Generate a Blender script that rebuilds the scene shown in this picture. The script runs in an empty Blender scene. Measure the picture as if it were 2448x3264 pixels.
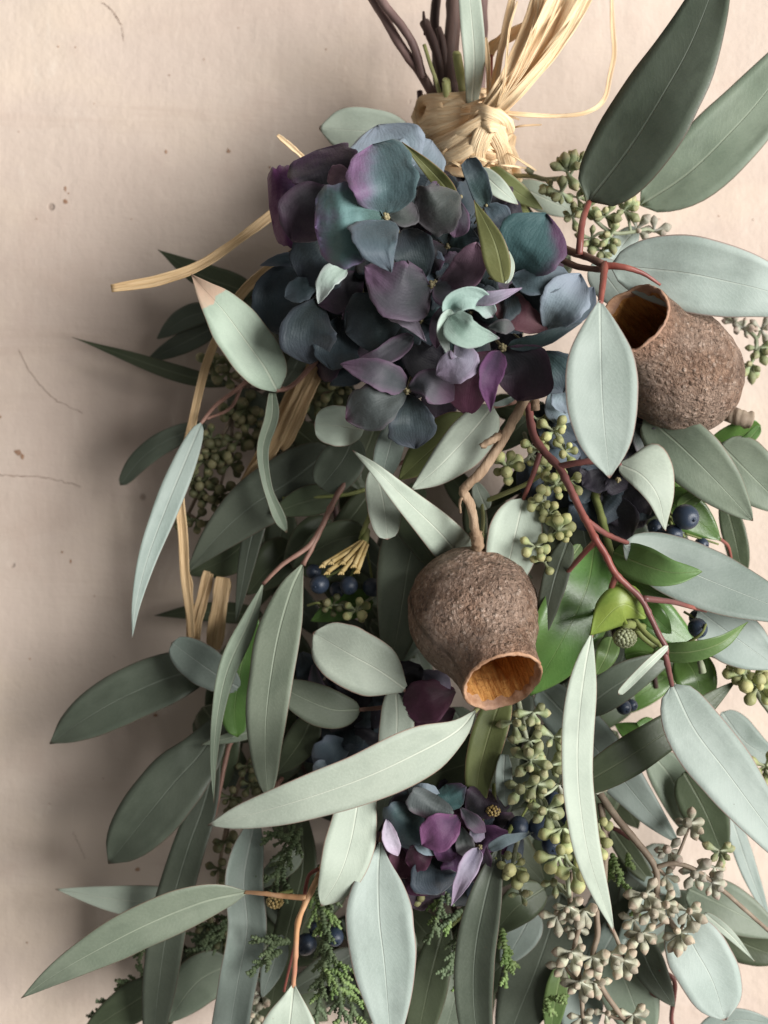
import bpy, math, random
from mathutils import Vector, Matrix, noise

# ------------------------------------------------------------------ camera, light, exposure
scene = bpy.context.scene
COL = scene.collection
DCAM = 0.36                       # camera distance from the wall, metres
U = 0.19 / 2448.0                 # metres per layout unit, measured 4 cm in front of the wall
CM = 0.01 / U                     # layout units in a centimetre

cam_data = bpy.data.cameras.new("camera")
cam = bpy.data.objects.new("camera", cam_data)
COL.objects.link(cam)
cam.location = (0, -DCAM, 0)
cam.rotation_euler = (math.radians(90), 0, 0)
cam_data.sensor_fit = 'HORIZONTAL'
cam_data.sensor_width = 36.0
cam_data.lens = 36.0 * (DCAM - 0.04) / 0.19
cam_data.clip_start = 0.01
cam_data.clip_end = 20
cam_data.dof.use_dof = True
cam_data.dof.focus_distance = DCAM - 0.066
cam_data.dof.aperture_fstop = 19
scene.camera = cam

world = bpy.data.worlds.new("World")
scene.world = world
world.use_nodes = True
world.node_tree.nodes["Background"].inputs[0].default_value = (1.0, 0.97, 0.93, 1)
world.node_tree.nodes["Background"].inputs[1].default_value = 0.165

def window_light(name, loc, target, size, size_y, power, color):
    ld = bpy.data.lights.new(name, 'AREA')
    ld.shape = 'RECTANGLE'; ld.size = size; ld.size_y = size_y
    ld.energy = power; ld.color = color
    o = bpy.data.objects.new(name, ld); COL.objects.link(o)
    o.location = loc
    o.rotation_euler = (Vector(target) - Vector(loc)).to_track_quat('-Z', 'Y').to_euler()
    return o
window_light("window_light", (1.88, -1.72, 0.12), (0, 0, 0), 1.45, 1.7, 142.0, (1.0, 0.985, 0.96))

vs = scene.view_settings
vs.view_transform = 'Standard'; vs.look = 'None'; vs.exposure = 0.0; vs.gamma = 1.0
vs.use_curve_mapping = False

# ------------------------------------------------------------------ helpers
RND = random.Random(7)

def P(x, y, d):
    """layout point (x right, y down, d centimetres off the wall) -> world"""
    s = (DCAM - d / 100.0) / (DCAM - 0.04) * U
    return Vector(((x - 1224) * s, -d / 100.0, -(y - 1632) * s))

def spline(pts, n):
    """Catmull-Rom through pts (tuples), n+1 samples evenly spaced in arc length"""
    p = [Vector(q) for q in pts]
    if len(p) == 2:
        return [p[0].lerp(p[1], i / n) for i in range(n + 1)]
    p = [p[0] * 2 - p[1]] + p + [p[-1] * 2 - p[-2]]
    dense = []
    for i in range(1, len(p) - 2):
        a, b, c, e = p[i-1], p[i], p[i+1], p[i+2]
        for k in range(14):
            t = k / 14.0
            dense.append(0.5 * ((2*b) + (c - a)*t + (2*a - 5*b + 4*c - e)*t*t + (3*b - a - 3*c + e)*t**3))
    dense.append(p[-2].copy())
    L = [0.0]
    for i in range(1, len(dense)):
        L.append(L[-1] + (dense[i] - dense[i-1]).length)
    out = []; j = 0
    for i in range(n + 1):
        s = L[-1] * i / n
        while j < len(L) - 2 and L[j+1] < s: j += 1
        f = (s - L[j]) / max(L[j+1] - L[j], 1e-9)
        out.append(dense[j].lerp(dense[j+1], min(max(f, 0), 1)))
    return out

def link(name, mesh, parent=None, label=None, cat=None, group=None, kind=None):
    o = bpy.data.objects.new(name, mesh)
    COL.objects.link(o)
    if parent is not None:
        o.parent = parent
        o.matrix_parent_inverse = Matrix.Translation(-parent.location)
    if label: o["label"] = label
    if cat: o["category"] = cat
    if group: o["group"] = group
    if kind: o["kind"] = kind
    return o

def thing(name, label, cat, at, group=None):
    o = bpy.data.objects.new(name, None)
    COL.objects.link(o)
    o.empty_display_size = 0.01
    o.location = P(*at)
    o["label"] = label; o["category"] = cat
    if group: o["group"] = group
    return o

def mesh_from(name, verts, faces, mats, uvs=None, uv2=None, smooth=True, fmat=None):
    me = bpy.data.meshes.new(name)
    me.from_pydata([tuple(v) for v in verts], [], faces)
    for m in (mats if isinstance(mats, (list, tuple)) else [mats]):
        me.materials.append(m)
    if uvs:
        l1 = me.uv_layers.new(name="UVMap")
        l2 = me.uv_layers.new(name="CM") if uv2 else None
        for lp in me.loops:
            l1.data[lp.index].uv = uvs[lp.vertex_index]
            if l2: l2.data[lp.index].uv = uv2[lp.vertex_index]
    if smooth:
        me.polygons.foreach_set("use_smooth", [True] * len(me.polygons))
    if fmat:
        me.polygons.foreach_set("material_index", fmat)
    me.update()
    return me

def prof_fn(prof):
    if isinstance(prof, tuple):
        a, b = prof
        if b >= .5: b = .36 + .95 * b
        tp = a / (a + b); mx = tp**a * (1 - tp)**b
        return lambda t: (max(t, 0)**a) * (max(1 - t, 0)**b) / mx
    T = [p[0] for p in prof]; Wd = [p[1] for p in prof]; k = len(T)
    sl = [(Wd[i+1] - Wd[i]) / (T[i+1] - T[i]) for i in range(k - 1)]
    m = [sl[0]] + [(0 if sl[i-1] * sl[i] < 0 and abs(Wd[i]) > .97 else (sl[i-1] + sl[i]) / 2) for i in range(1, k - 1)] + [sl[-1]]
    def f(t):
        for i in range(k - 1):
            if t <= T[i+1] or i == k - 2:
                h = T[i+1] - T[i]; x = (t - T[i]) / h
                return max(0.0, (2*x**3 - 3*x*x + 1) * Wd[i] + (x**3 - 2*x*x + x) * h * m[i] + (3*x*x - 2*x**3) * Wd[i+1] + (x**3 - x*x) * h * m[i+1])
    return f

def sheet(name, pts, W, mat, prof=(.6, .7), F=(0, 0), cup=0.12, wave=0.03, seed=None, nl=26, nw=4, wP=None, wM=None, thick=0.00011, parent=None, rag=0.03, curl=0.0, arch=0.0, profP=None, crinkle=0.0, **kw):
    """a thin curved blade (leaf, petal, strip) along a midrib. pts are layout points base -> tip.
    W half width; F the sideways direction it faces; cup lifts both edges; curl rolls one edge over."""
    if seed is None: seed = RND.random() * 1000
    pf = prof_fn(prof); pfP = prof_fn(profP) if profP else pf
    wP = W if wP is None else wP; wM = W if wM is None else wM
    c = spline([(x, y, d * CM) for x, y, d in pts], nl)
    tot = sum((c[i+1] - c[i]).length for i in range(nl))
    verts, uvs, uv2, faces = [], [], [], []
    ph = seed * 1.7
    run = 0
    for i in range(nl + 1):
        t = i / nl
        a = c[max(i-1, 0)]; b = c[min(i+1, nl)]
        tx, ty = b.x - a.x, b.y - a.y
        l = math.hypot(tx, ty) or 1
        tx /= l; ty /= l
        nx, ny = ty, -tx
        w0, w1 = max(pf(t), 0.012), max(pfP(t), 0.012)
        if i: run += (c[i] - c[i-1]).length
        for j in range(-nw, nw + 1):
            u = j / nw
            half = (wP * w1 if j > 0 else wM * w0) * (1 + rag * noise.noise(Vector((t * 7 + seed, u * 2 + (3 if j > 0 else -3), seed))))
            off = u * half
            au = abs(u)
            dd = -off * (nx * F[0] + ny * F[1])
            dd += cup * half * (0.45 * au + 0.55 * au * au)
            dd += wave * (wP + wM) * 0.5 * au * math.sin(ph + t * 9 + (1.3 if j > 0 else 0)) 
            dd += curl * half * (max(u, 0) ** 3 if curl > 0 else -max(-u, 0) ** 3)
            dd += arch * tot * 0.25 * math.sin(math.pi * t)
            dd += 0.05 * W * noise.noise(Vector((t * 4 + seed, u * 1.5, seed * .3)))
            if crinkle: dd += crinkle * (wP + wM) * .5 * (noise.noise(Vector((t * 9 + seed, u * 5, seed))) + .6 * noise.noise(Vector((u * 9 + seed, t * 3.5, seed * .7))))
            verts.append(P(c[i].x + nx * off, c[i].y + ny * off, (c[i].z + dd) / CM))
            uvs.append((0.5 + u / 2, t))
            uv2.append((off / CM, run / CM))
    m = 2 * nw + 1
    for i in range(nl):
        for j in range(m - 1):
            faces.append((i*m + j, i*m + j + 1, (i+1)*m + j + 1, (i+1)*m + j))
    me = mesh_from(name, verts, faces, mat, uvs, uv2)
    o = link(name, me, parent, **kw)
    if thick:
        md = o.modifiers.new("thickness", 'SOLIDIFY')
        md.thickness = thick; md.offset = 0
    return o

def tube_geo(verts, faces, uvs, pts, r0, r1=None, sides=8, n=None, bump=0.06, knots=0, squash=1.0):
    """append a tapered tube through layout points; r in layout units"""
    r1 = r0 if r1 is None else r1
    if n is None: n = max(6, len(pts) * 6)
    c = [P(q.x, q.y, q.z / CM) for q in spline([(x, y, d * CM) for x, y, d in pts], n)]
    base = len(verts)
    up = Vector((0, 1, 0))
    sd = RND.random() * 100
    for i in range(n + 1):
        t = (c[min(i+1, n)] - c[max(i-1, 0)]).normalized()
        a = t.cross(up)
        if a.length < 0.05: a = t.cross(Vector((1, 0, 0)))
        a.normalize(); b = t.cross(a).normalized()
        f = i / n
        r = (r0 + (r1 - r0) * f) * U
        if knots: r *= 1 + 0.22 * max(0, math.cos(f * knots * 2 * math.pi)) ** 8
        for k in range(sides):
            th = 2 * math.pi * k / sides
            rr = r * (1 + bump * noise.noise(Vector((sd + f * n * 0.45, math.cos(th), math.sin(th)))) * 2)
            verts.append(c[i] + a * (math.cos(th) * rr) + b * (math.sin(th) * rr * squash))
            uvs.append((k / sides, f))
    for i in range(n):
        for k in range(sides):
            k2 = (k + 1) % sides
            faces.append((base + i*sides + k, base + i*sides + k2, base + (i+1)*sides + k2, base + (i+1)*sides + k))
    for end, ring in ((0, 0), (1, n)):
        idx = [base + ring*sides + k for k in range(sides)]
        faces.append(tuple(idx if end else idx[::-1]))

def tubes(name, specs, mat, parent=None, **kw):
    v, f, uv = [], [], []
    tk = {k: kw.pop(k) for k in ("sides", "bump", "knots", "squash") if k in kw}
    for s in specs:
        tube_geo(v, f, uv, s[0], s[1], s[2] if len(s) > 2 else None, **tk)
    return link(name, mesh_from(name, v, f, mat, uv), parent, **kw)

# ------------------------------------------------------------------ materials
def nodes_of(name):
    m = bpy.data.materials.new(name); m.use_nodes = True
    nt = m.node_tree; nt.nodes.clear()
    return m, nt

class N:
    def __init__(s, nt): s.nt = nt
    def add(s, t, **props):
        n = s.nt.nodes.new(t)
        for k, v in props.items(): setattr(n, k, v)
        return n
    def lk(s, a, b): s.nt.links.new(a, b)
    def math(s, op, a, b=None, clamp=False):
        n = s.add('ShaderNodeMath', operation=op, use_clamp=clamp)
        for i, v in enumerate((a, b)):
            if v is None: continue
            if isinstance(v, (int, float)): n.inputs[i].default_value = v
            else: s.lk(v, n.inputs[i])
        return n.outputs[0]
    def ramp(s, fac, lo, hi, a=0.0, b=1.0):
        n = s.add('ShaderNodeMapRange', interpolation_type='SMOOTHSTEP')
        s.lk(fac, n.inputs[0])
        n.inputs[1].default_value = lo; n.inputs[2].default_value = hi
        n.inputs[3].default_value = a; n.inputs[4].default_value = b
        return n.outputs[0]
    def mix(s, fac, a, b, mode='MIX'):
        n = s.add('ShaderNodeMix', data_type='RGBA', blend_type=mode)
        if isinstance(fac, (int, float)): n.inputs[0].default_value = fac
        else: s.lk(fac, n.inputs[0])
        for i, v in ((6, a), (7, b)):
            if isinstance(v, tuple): n.inputs[i].default_value = (*v, 1)
            else: s.lk(v, n.inputs[i])
        return n.outputs[2]
    def noise(s, vec, scale, detail=3, rough=.55, dist=0.0):
        n = s.add('ShaderNodeTexNoise'); n.inputs['Scale'].default_value = scale
        n.inputs['Detail'].default_value = detail; n.inputs['Roughness'].default_value = rough
        n.inputs['Distortion'].default_value = dist
        if vec is not None: s.lk(vec, n.inputs['Vector'])
        return n.outputs[0]
    def uv(s, layer):
        n = s.add('ShaderNodeUVMap', uv_map=layer); sp = s.add('ShaderNodeSeparateXYZ')
        s.lk(n.outputs[0], sp.inputs[0]); return n.outputs[0], sp.outputs[0], sp.outputs[1]
    def bump(s, h, strength, dist):
        n = s.add('ShaderNodeBump'); n.inputs['Strength'].default_value = strength
        n.inputs['Distance'].default_value = dist; s.lk(h, n.inputs['Height']); return n.outputs[0]
    def scale_vec(s, vec, xyz):
        n = s.add('ShaderNodeMapping'); n.inputs['Scale'].default_value = xyz; s.lk(vec, n.inputs[0]); return n.outputs[0]
    def comb(s, x, y, z=0.0):
        n = s.add('ShaderNodeCombineXYZ')
        for i, v in enumerate((x, y, z)):
            if isinstance(v, (int, float)): n.inputs[i].default_value = v
            else: s.lk(v, n.inputs[i])
        return n.outputs[0]
    def finish(s, color, rough, normal=None, spec=.4, transl=0.0, tcol=None, coat=0.0, sheen=0.0):
        p = s.add('ShaderNodeBsdfPrincipled'); out = s.add('ShaderNodeOutputMaterial')
        if isinstance(color, tuple): p.inputs['Base Color'].default_value = (*color, 1)
        else: s.lk(color, p.inputs['Base Color'])
        if isinstance(rough, (int, float)): p.inputs['Roughness'].default_value = rough
        else: s.lk(rough, p.inputs['Roughness'])
        p.inputs['Specular IOR Level'].default_value = spec
        p.inputs['Coat Weight'].default_value = coat
        p.inputs['Coat Roughness'].default_value = .25
        p.inputs['Sheen Weight'].default_value = sheen
        if normal is not None: s.lk(normal, p.inputs['Normal'])
        sh = p.outputs[0]
        if transl > 0:
            t = s.add('ShaderNodeBsdfTranslucent')
            if tcol is None: s.lk(color, t.inputs[0])
            else: t.inputs[0].default_value = (*tcol, 1)
            if normal is not None: s.lk(normal, t.inputs['Normal'])
            m = s.add('ShaderNodeMixShader'); m.inputs[0].default_value = transl
            s.lk(sh, m.inputs[1]); s.lk(t.outputs[0], m.inputs[2]); sh = m.outputs[0]
        s.lk(sh, out.inputs[0])

def leaf_mat(name, c1, c2, rib, margin, rough=.5, transl=.14, tcol=(.25, .35, .12), tip=None, tiplen=0.0, spec=.35, ribw=.034, vein=.5, ribmix=.6, coat=0.0):
    m, nt = nodes_of(name); n = N(nt)
    _, ux, uy = n.uv("UVMap"); cm, cx, cy = n.uv("CM")
    info = n.add('ShaderNodeObjectInfo'); rnd = info.outputs['Random']
    off = n.comb(n.math('MULTIPLY', rnd, 50.0), n.math('MULTIPLY', rnd, 31.0))
    va = n.add('ShaderNodeVectorMath', operation='ADD'); n.lk(cm, va.inputs[0]); n.lk(off, va.inputs[1]); vec = va.outputs[0]
    big = n.noise(vec, 0.55, 3); fine = n.noise(vec, 16, 4, .6)
    col = n.mix(n.ramp(big, .3, .72), c1, c2)
    # per leaf variation
    hsv = n.add('ShaderNodeHueSaturation'); n.lk(col, hsv.inputs['Color'])
    n.lk(n.math('ADD', n.math('MULTIPLY', rnd, .03), .485), hsv.inputs['Hue'])
    n.lk(n.math('ADD', n.math('MULTIPLY', rnd, .3), .85), hsv.inputs['Value'])
    col = hsv.outputs[0]
    col = n.mix(n.ramp(fine, .35, .75, 0, .16), col, tuple(min(1, k * 1.35) for k in c2))
    ax = n.math('ABSOLUTE', cx)
    # side veins
    diag = n.math('ADD', n.math('MULTIPLY', cy, 1.0), n.math('MULTIPLY', ax, -1.6))
    wob = n.math('ADD', n.math('MULTIPLY', diag, 5.2), n.math('MULTIPLY', n.noise(vec, 2.2, 2), 2.4))
    sv = n.math('POWER', n.math('ABSOLUTE', n.math('SINE', n.math('MULTIPLY', wob, 3.1416))), 14.0)
    svm = n.math('MULTIPLY', n.math('SUBTRACT', 1.0, n.math('POWER', n.math('SUBTRACT', 1.0, sv), 1.0)), vein * .07)
    col = n.mix(svm, col, rib)
    # midrib, tapering to the tip
    wid = n.math('MULTIPLY', n.math('SUBTRACT', 1.15, uy), ribw)
    rib_m = n.math('SUBTRACT', 1.0, n.math('DIVIDE', ax, wid), clamp=True)
    rib_s = n.ramp(rib_m, 0.0, .55)
    col = n.mix(n.math('MULTIPLY', rib_s, ribmix), col, rib)
    # margin
    e = n.math('ABSOLUTE', n.math('SUBTRACT', n.math('MULTIPLY', ux, 2.0), 1.0))
    col = n.mix(n.ramp(e, .95, .995, 0, .7), col, margin)
    if tip is None: col = n.mix(n.ramp(uy, .975, .998, 0, .9), col, margin)
    else:
        edge = n.math('ADD', uy, n.math('MULTIPLY', n.math('SUBTRACT', n.noise(vec, 3, 2), .5), .1))
        col = n.mix(n.ramp(edge, 1 - tiplen - .008, 1 - tiplen + .008), col, n.mix(big, tip, tuple(k * .75 for k in tip)))
    # small specks
    vo = n.add('ShaderNodeTexVoronoi'); vo.inputs['Scale'].default_value = 1.3; n.lk(vec, vo.inputs['Vector'])
    col = n.mix(n.ramp(vo.outputs['Distance'], .012, .03, .55, 0), col, (.09, .075, .05))
    bl = n.noise(vec, 3.4, 5, .7)
    col = n.mix(n.math('MULTIPLY', n.ramp(bl, .685, .74), n.ramp(rnd, .3, .9, .1, .75)), col, (.20, .13, .075))
    pat = n.noise(n.scale_vec(vec, (1.0, .35, 1)), 1.6, 4, .6)
    col = n.mix(n.ramp(pat, .48, .72, 0, .5), col, tuple(k * .72 for k in c1))
    h = n.math('ADD', n.math('MULTIPLY', rib_s, -.55), n.math('ADD', n.math('MULTIPLY', fine, .10), n.math('MULTIPLY', sv, .02)))
    h = n.math('ADD', h, n.math('MULTIPLY', n.noise(vec, 1.3, 2), .5))
    n.finish(col, n.ramp(fine, .2, .8, rough - .06, rough + .1), n.bump(h, .55, .0006), spec, transl, tcol, coat)
    return m

PALE   = leaf_mat("leaf_glaucous", (.375, .435, .36), (.45, .51, .425), (.63, .67, .56), (.30, .13, .10), .55)
PALEB  = leaf_mat("leaf_glaucous_blue", (.335, .40, .36), (.41, .475, .435), (.56, .62, .55), (.32, .16, .13), .54)
SAGE   = leaf_mat("leaf_sage", (.165, .205, .15), (.225, .265, .20), (.36, .41, .31), (.17, .10, .07), .5)
SAGEB  = leaf_mat("leaf_sage_blue", (.21, .262, .232), (.28, .33, .297), (.42, .47, .42), (.20, .13, .10), .5)
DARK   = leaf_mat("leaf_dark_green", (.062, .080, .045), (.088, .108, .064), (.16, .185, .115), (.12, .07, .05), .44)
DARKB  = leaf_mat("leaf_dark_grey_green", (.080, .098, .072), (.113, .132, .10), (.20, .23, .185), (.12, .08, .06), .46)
OLIVE  = leaf_mat("leaf_olive", (.14, .16, .06), (.19, .20, .08), (.30, .32, .15), (.40, .20, .13), .45, .22)
GLOSS  = leaf_mat("leaf_glossy_green", (.075, .16, .035), (.125, .225, .055), (.20, .31, .10), (.12, .20, .05), .34, .22, (.2, .42, .05), spec=.5, ribw=.03, coat=.25)
LIME   = leaf_mat("leaf_yellow_green", (.16, .26, .05), (.31, .37, .075), (.34, .42, .13), (.20, .28, .06), .36, .28, (.4, .55, .06), coat=.15)
GREEN  = leaf_mat("leaf_mid_green", (.10, .18, .06), (.15, .24, .08), (.28, .36, .16), (.14, .20, .07), .4, .2, (.25, .42, .08))
BROWNT = leaf_mat("leaf_glaucous_dry_tip", (.38, .48, .38), (.45, .55, .44), (.66, .72, .58), (.28, .13, .09), .52, tip=(.70, .50, .37), tiplen=.25)
LMAT = dict(P=PALE, PB=PALEB, S=SAGE, SB=SAGEB, D=DARK, DB=DARKB, O=OLIVE, G=GLOSS, L=LIME, N=GREEN, BT=BROWNT)

def petal_mat(name, inner, mid, edge, rough=.58, transl=.18, e0=.45, side=0.0):
    m, nt = nodes_of(name); n = N(nt)
    uvv, ux, uy = n.uv("UVMap"); cm, cx, cy = n.uv("CM")
    info = n.add('ShaderNodeObjectInfo'); rnd = info.outputs['Random']
    off = n.comb(n.math('MULTIPLY', rnd, 50.0), n.math('MULTIPLY', rnd, 31.0))
    va = n.add('ShaderNodeVectorMath', operation='ADD'); n.lk(cm, va.inputs[0]); n.lk(off, va.inputs[1]); vec = va.outputs[0]
    big = n.noise(vec, 1.3, 3); fine = n.noise(vec, 22, 4, .65)
    sx = n.math('MULTIPLY', n.math('SUBTRACT', ux, .5), 2.0)
    e = n.math('ABSOLUTE', sx)
    rad = n.math('MAXIMUM', n.math('MULTIPLY', e, .86), uy)
    if side: rad = n.math('ADD', n.math('MULTIPLY', uy, .45), n.math('MULTIPLY', sx, side * .6))
    f = n.math('ADD', rad, n.math('MULTIPLY', n.math('SUBTRACT', big, .5), .75))
    col = n.mix(n.ramp(f, .15, .55), inner, mid)
    col = n.mix(n.ramp(f, e0, e0 + .5), col, edge)
    hsv = n.add('ShaderNodeHueSaturation'); n.lk(col, hsv.inputs['Color'])
    n.lk(n.math('ADD', n.math('MULTIPLY', rnd, .04), .48), hsv.inputs['Hue'])
    n.lk(n.math('ADD', n.math('MULTIPLY', rnd, .4), .8), hsv.inputs['Value'])
    col = hsv.outputs[0]
    # radiating veins
    fan = n.math('MULTIPLY', sx, n.math('ADD', .35, n.math('MULTIPLY', uy, .8)))
    vw = n.math('SINE', n.math('ADD', n.math('MULTIPLY', sx, 26.0), n.math('MULTIPLY', n.noise(vec, 3.0, 2), 6.0)))
    vein = n.math('POWER', n.math('ABSOLUTE', vw), 6.0)
    veinm = n.math('MULTIPLY', n.math('MULTIPLY', vein, n.ramp(uy, .05, .9, 1, .2)), .09)
    col = n.mix(veinm, col, tuple(k * .45 for k in inner))
    col = n.mix(n.ramp(fine, .45, .8, 0, .22), col, tuple(min(1, k * 1.6 + .03) for k in mid))
    col = n.mix(n.ramp(rad, .955, .995, 0, .5), col, tuple(min(1, k * 1.5 + .05) for k in edge))
    h = n.math('ADD', n.math('MULTIPLY', vein, -.08), n.math('ADD', n.math('MULTIPLY', fine, .3), n.math('MULTIPLY', n.noise(vec, 4, 2), .8)))
    n.finish(col, rough, n.bump(h, .5, .0005), .3, transl, None, sheen=.15)
    return m

PM = dict(
 tealpurp = petal_mat("petal_teal_violet", (.055, .105, .095), (.13, .235, .23), (.23, .12, .29), e0=.62),
 purpteal = petal_mat("petal_violet_teal", (.085, .14, .15), (.15, .19, .23), (.19, .105, .20), e0=.30, side=1),
 tealside = petal_mat("petal_teal_plum_side", (.035, .085, .085), (.045, .10, .10), (.085, .04, .085), e0=.45, side=-1),
 teal     = petal_mat("petal_teal", (.035, .065, .062), (.05, .085, .09), (.06, .075, .095)),
 dteal    = petal_mat("petal_dark_teal", (.022, .034, .034), (.034, .05, .055), (.04, .05, .062)),
 navy     = petal_mat("petal_navy", (.022, .032, .038), (.034, .050, .062), (.045, .060, .078)),
 slate    = petal_mat("petal_slate_blue", (.05, .075, .09), (.075, .11, .13), (.11, .135, .17)),
 pblue    = petal_mat("petal_pale_blue", (.12, .16, .17), (.19, .25, .275), (.21, .255, .295), transl=.2),
 plum     = petal_mat("petal_plum", (.030, .032, .038), (.048, .040, .052), (.075, .040, .070)),
 black    = petal_mat("petal_black_plum", (.012, .012, .016), (.02, .018, .025), (.028, .022, .034)),
 purple   = petal_mat("petal_purple", (.10, .10, .17), (.13, .07, .17), (.12, .03, .10), e0=.3),
 wine     = petal_mat("petal_wine", (.035, .015, .025), (.062, .018, .038), (.085, .025, .055)),
 mauve    = petal_mat("petal_mauve", (.045, .052, .058), (.075, .070, .086), (.14, .08, .135), e0=.5),
 pink     = petal_mat("petal_dusky_pink", (.08, .055, .07), (.15, .095, .125), (.21, .12, .165)),
 grey     = petal_mat("petal_grey_green", (.04, .05, .048), (.065, .075, .07), (.10, .09, .10)),
 greym    = petal_mat("petal_grey_magenta_edge", (.05, .06, .058), (.085, .10, .10), (.13, .03, .08), e0=.72),
 mint     = petal_mat("petal_mint", (.16, .25, .21), (.30, .41, .36), (.20, .11, .17), e0=.75),
 pmint    = petal_mat("petal_pale_mint", (.30, .38, .32), (.42, .52, .45), (.40, .44, .42)),
 lilac    = petal_mat("petal_lilac", (.17, .16, .22), (.28, .26, .33), (.33, .26, .36)),
 plilac   = petal_mat("petal_pale_lilac", (.32, .29, .36), (.46, .42, .50), (.44, .36, .46)),
 maroon   = petal_mat("petal_maroon", (.04, .03, .04), (.10, .04, .055), (.13, .055, .07)),
 pmaud    = petal_mat("petal_dark_violet", (.055, .03, .065), (.095, .036, .095), (.15, .055, .14)),
)

def simple_mat(name, c1, c2, scale, rough=.6, bumpd=.0005, bstr=.5, spec=.3, transl=0, obj=True, stretch=(1, 1, 1), c3=None, coat=0):
    m, nt = nodes_of(name); n = N(nt)
    tc = n.add('ShaderNodeTexCoord'); vec = n.scale_vec(tc.outputs['Object'], stretch)
    a = n.noise(vec, scale, 5, .65); b = n.noise(vec, scale * .23, 3)
    col = n.mix(n.ramp(a, .35, .68), c1, c2)
    if c3: col = n.mix(n.ramp(b, .45, .65), col, c3)
    info = n.add('ShaderNodeObjectInfo'); hsv = n.add('ShaderNodeHueSaturation'); n.lk(col, hsv.inputs['Color'])
    n.lk(n.math('ADD', n.math('MULTIPLY', info.outputs['Random'], .3), .85), hsv.inputs['Value'])
    n.finish(hsv.outputs[0], rough, n.bump(a, bstr, bumpd), spec, transl, coat=coat)
    return m

def bud_mat(name, foot, body, cap, rough=.55):
    m, nt = nodes_of(name); n = N(nt)
    tc = n.add('ShaderNodeTexCoord'); _, ux, uz = n.uv("UVMap")
    info = n.add('ShaderNodeObjectInfo'); rnd = info.outputs['Random']
    va = n.add('ShaderNodeVectorMath', operation='ADD'); n.lk(tc.outputs['Object'], va.inputs[0]); n.lk(n.comb(n.math('MULTIPLY', rnd, 37.0), 0.0, rnd), va.inputs[1])
    a = n.noise(va.outputs[0], 5.0, 4, .6); b = n.noise(va.outputs[0], 24.0, 3, .6)
    zz = n.math('ADD', uz, n.math('MULTIPLY', n.math('SUBTRACT', a, .5), .25))
    col = n.mix(n.ramp(zz, .2, .55), foot, body)
    capm = n.math('MULTIPLY', n.ramp(zz, .66, .82), n.ramp(rnd, .1, .6, .25, 1))
    col = n.mix(capm, col, cap)
    col = n.mix(n.ramp(b, .5, .78, 0, .3), col, tuple(min(1, k * 1.5) for k in foot))
    hsv = n.add('ShaderNodeHueSaturation'); n.lk(col, hsv.inputs['Color'])
    n.lk(n.math('ADD', n.math('MULTIPLY', rnd, .5), .75), hsv.inputs['Value'])
    n.lk(n.math('ADD', n.math('MULTIPLY', rnd, .03), .485), hsv.inputs['Hue'])
    n.finish(hsv.outputs[0], rough, n.bump(n.math('ADD', a, n.math('MULTIPLY', b, .4)), .5, .00025), .35, .06, body)
    return m
BUD_G  = bud_mat("bud_pale_green", (.36, .40, .25), (.36, .39, .18), (.46, .43, .20))
BUD_S  = bud_mat("bud_sage", (.34, .38, .26), (.26, .295, .15), (.36, .33, .18))
BUD_B  = bud_mat("bud_pinkish_brown", (.48, .485, .395), (.40, .39, .29), (.40, .315, .24), .6)
BUD_D  = bud_mat("bud_dull_green", (.15, .165, .09), (.13, .145, .07), (.19, .17, .09))
BUD_W  = bud_mat("bud_chalky", (.47, .47, .41), (.40, .395, .31), (.38, .29, .24), .65)
STALK_S = simple_mat("stalk_sage", (.25, .28, .18), (.34, .36, .26), 200, .6, .0002)
STALK_B = simple_mat("stalk_grey_brown", (.20, .15, .11), (.30, .24, .18), 200, .65, .0003)
STEM_RED = simple_mat("stem_red", (.23, .062, .048), (.34, .115, .085), 160, .42, .0002, stretch=(1, 1, .35), c3=(.15, .06, .055), coat=.1)
STEM_ORG = simple_mat("stem_orange", (.50, .27, .13), (.58, .36, .21), 160, .45, .0002, c3=(.42, .19, .13))
STEM_PINK = simple_mat("stem_dull_pink", (.20, .11, .085), (.28, .165, .13), 160, .5, .0002)
STEM_GRN = simple_mat("stem_green", (.14, .17, .05), (.22, .24, .09), 160, .5, .0002)
STEM_YEL = simple_mat("stem_straw_green", (.34, .36, .14), (.42, .42, .20), 160, .5, .0002)
STEM_BRN = simple_mat("stem_dark_brown", (.060, .038, .032), (.105, .066, .055), 220, .6, .0004, stretch=(1, 1, .2), c3=(.085, .05, .05))
STEM_MAU = simple_mat("stem_mauve_brown", (.14, .085, .078), (.21, .135, .12), 220, .55, .0004, stretch=(1, 1, .2), c3=(.25, .17, .155))
TWIG   = simple_mat("twig_bark", (.24, .155, .095), (.43, .31, .21), 240, .75, .0008, .9, stretch=(1, 1, .22), c3=(.15, .095, .06))
CENTRE = simple_mat("floret_centre", (.20, .17, .09), (.30, .26, .15), 400, .7, .0003)
YELLOW = simple_mat("calyx_straw", (.42, .30, .11), (.55, .42, .20), 300, .6, .0003)
CYP    = simple_mat("cypress_green", (.095, .135, .065), (.17, .22, .115), 320, .6, .0003, c3=(.13, .175, .10))
CYP_L  = simple_mat("cypress_light_green", (.16, .25, .08), (.27, .36, .15), 320, .55, .0003)

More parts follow.
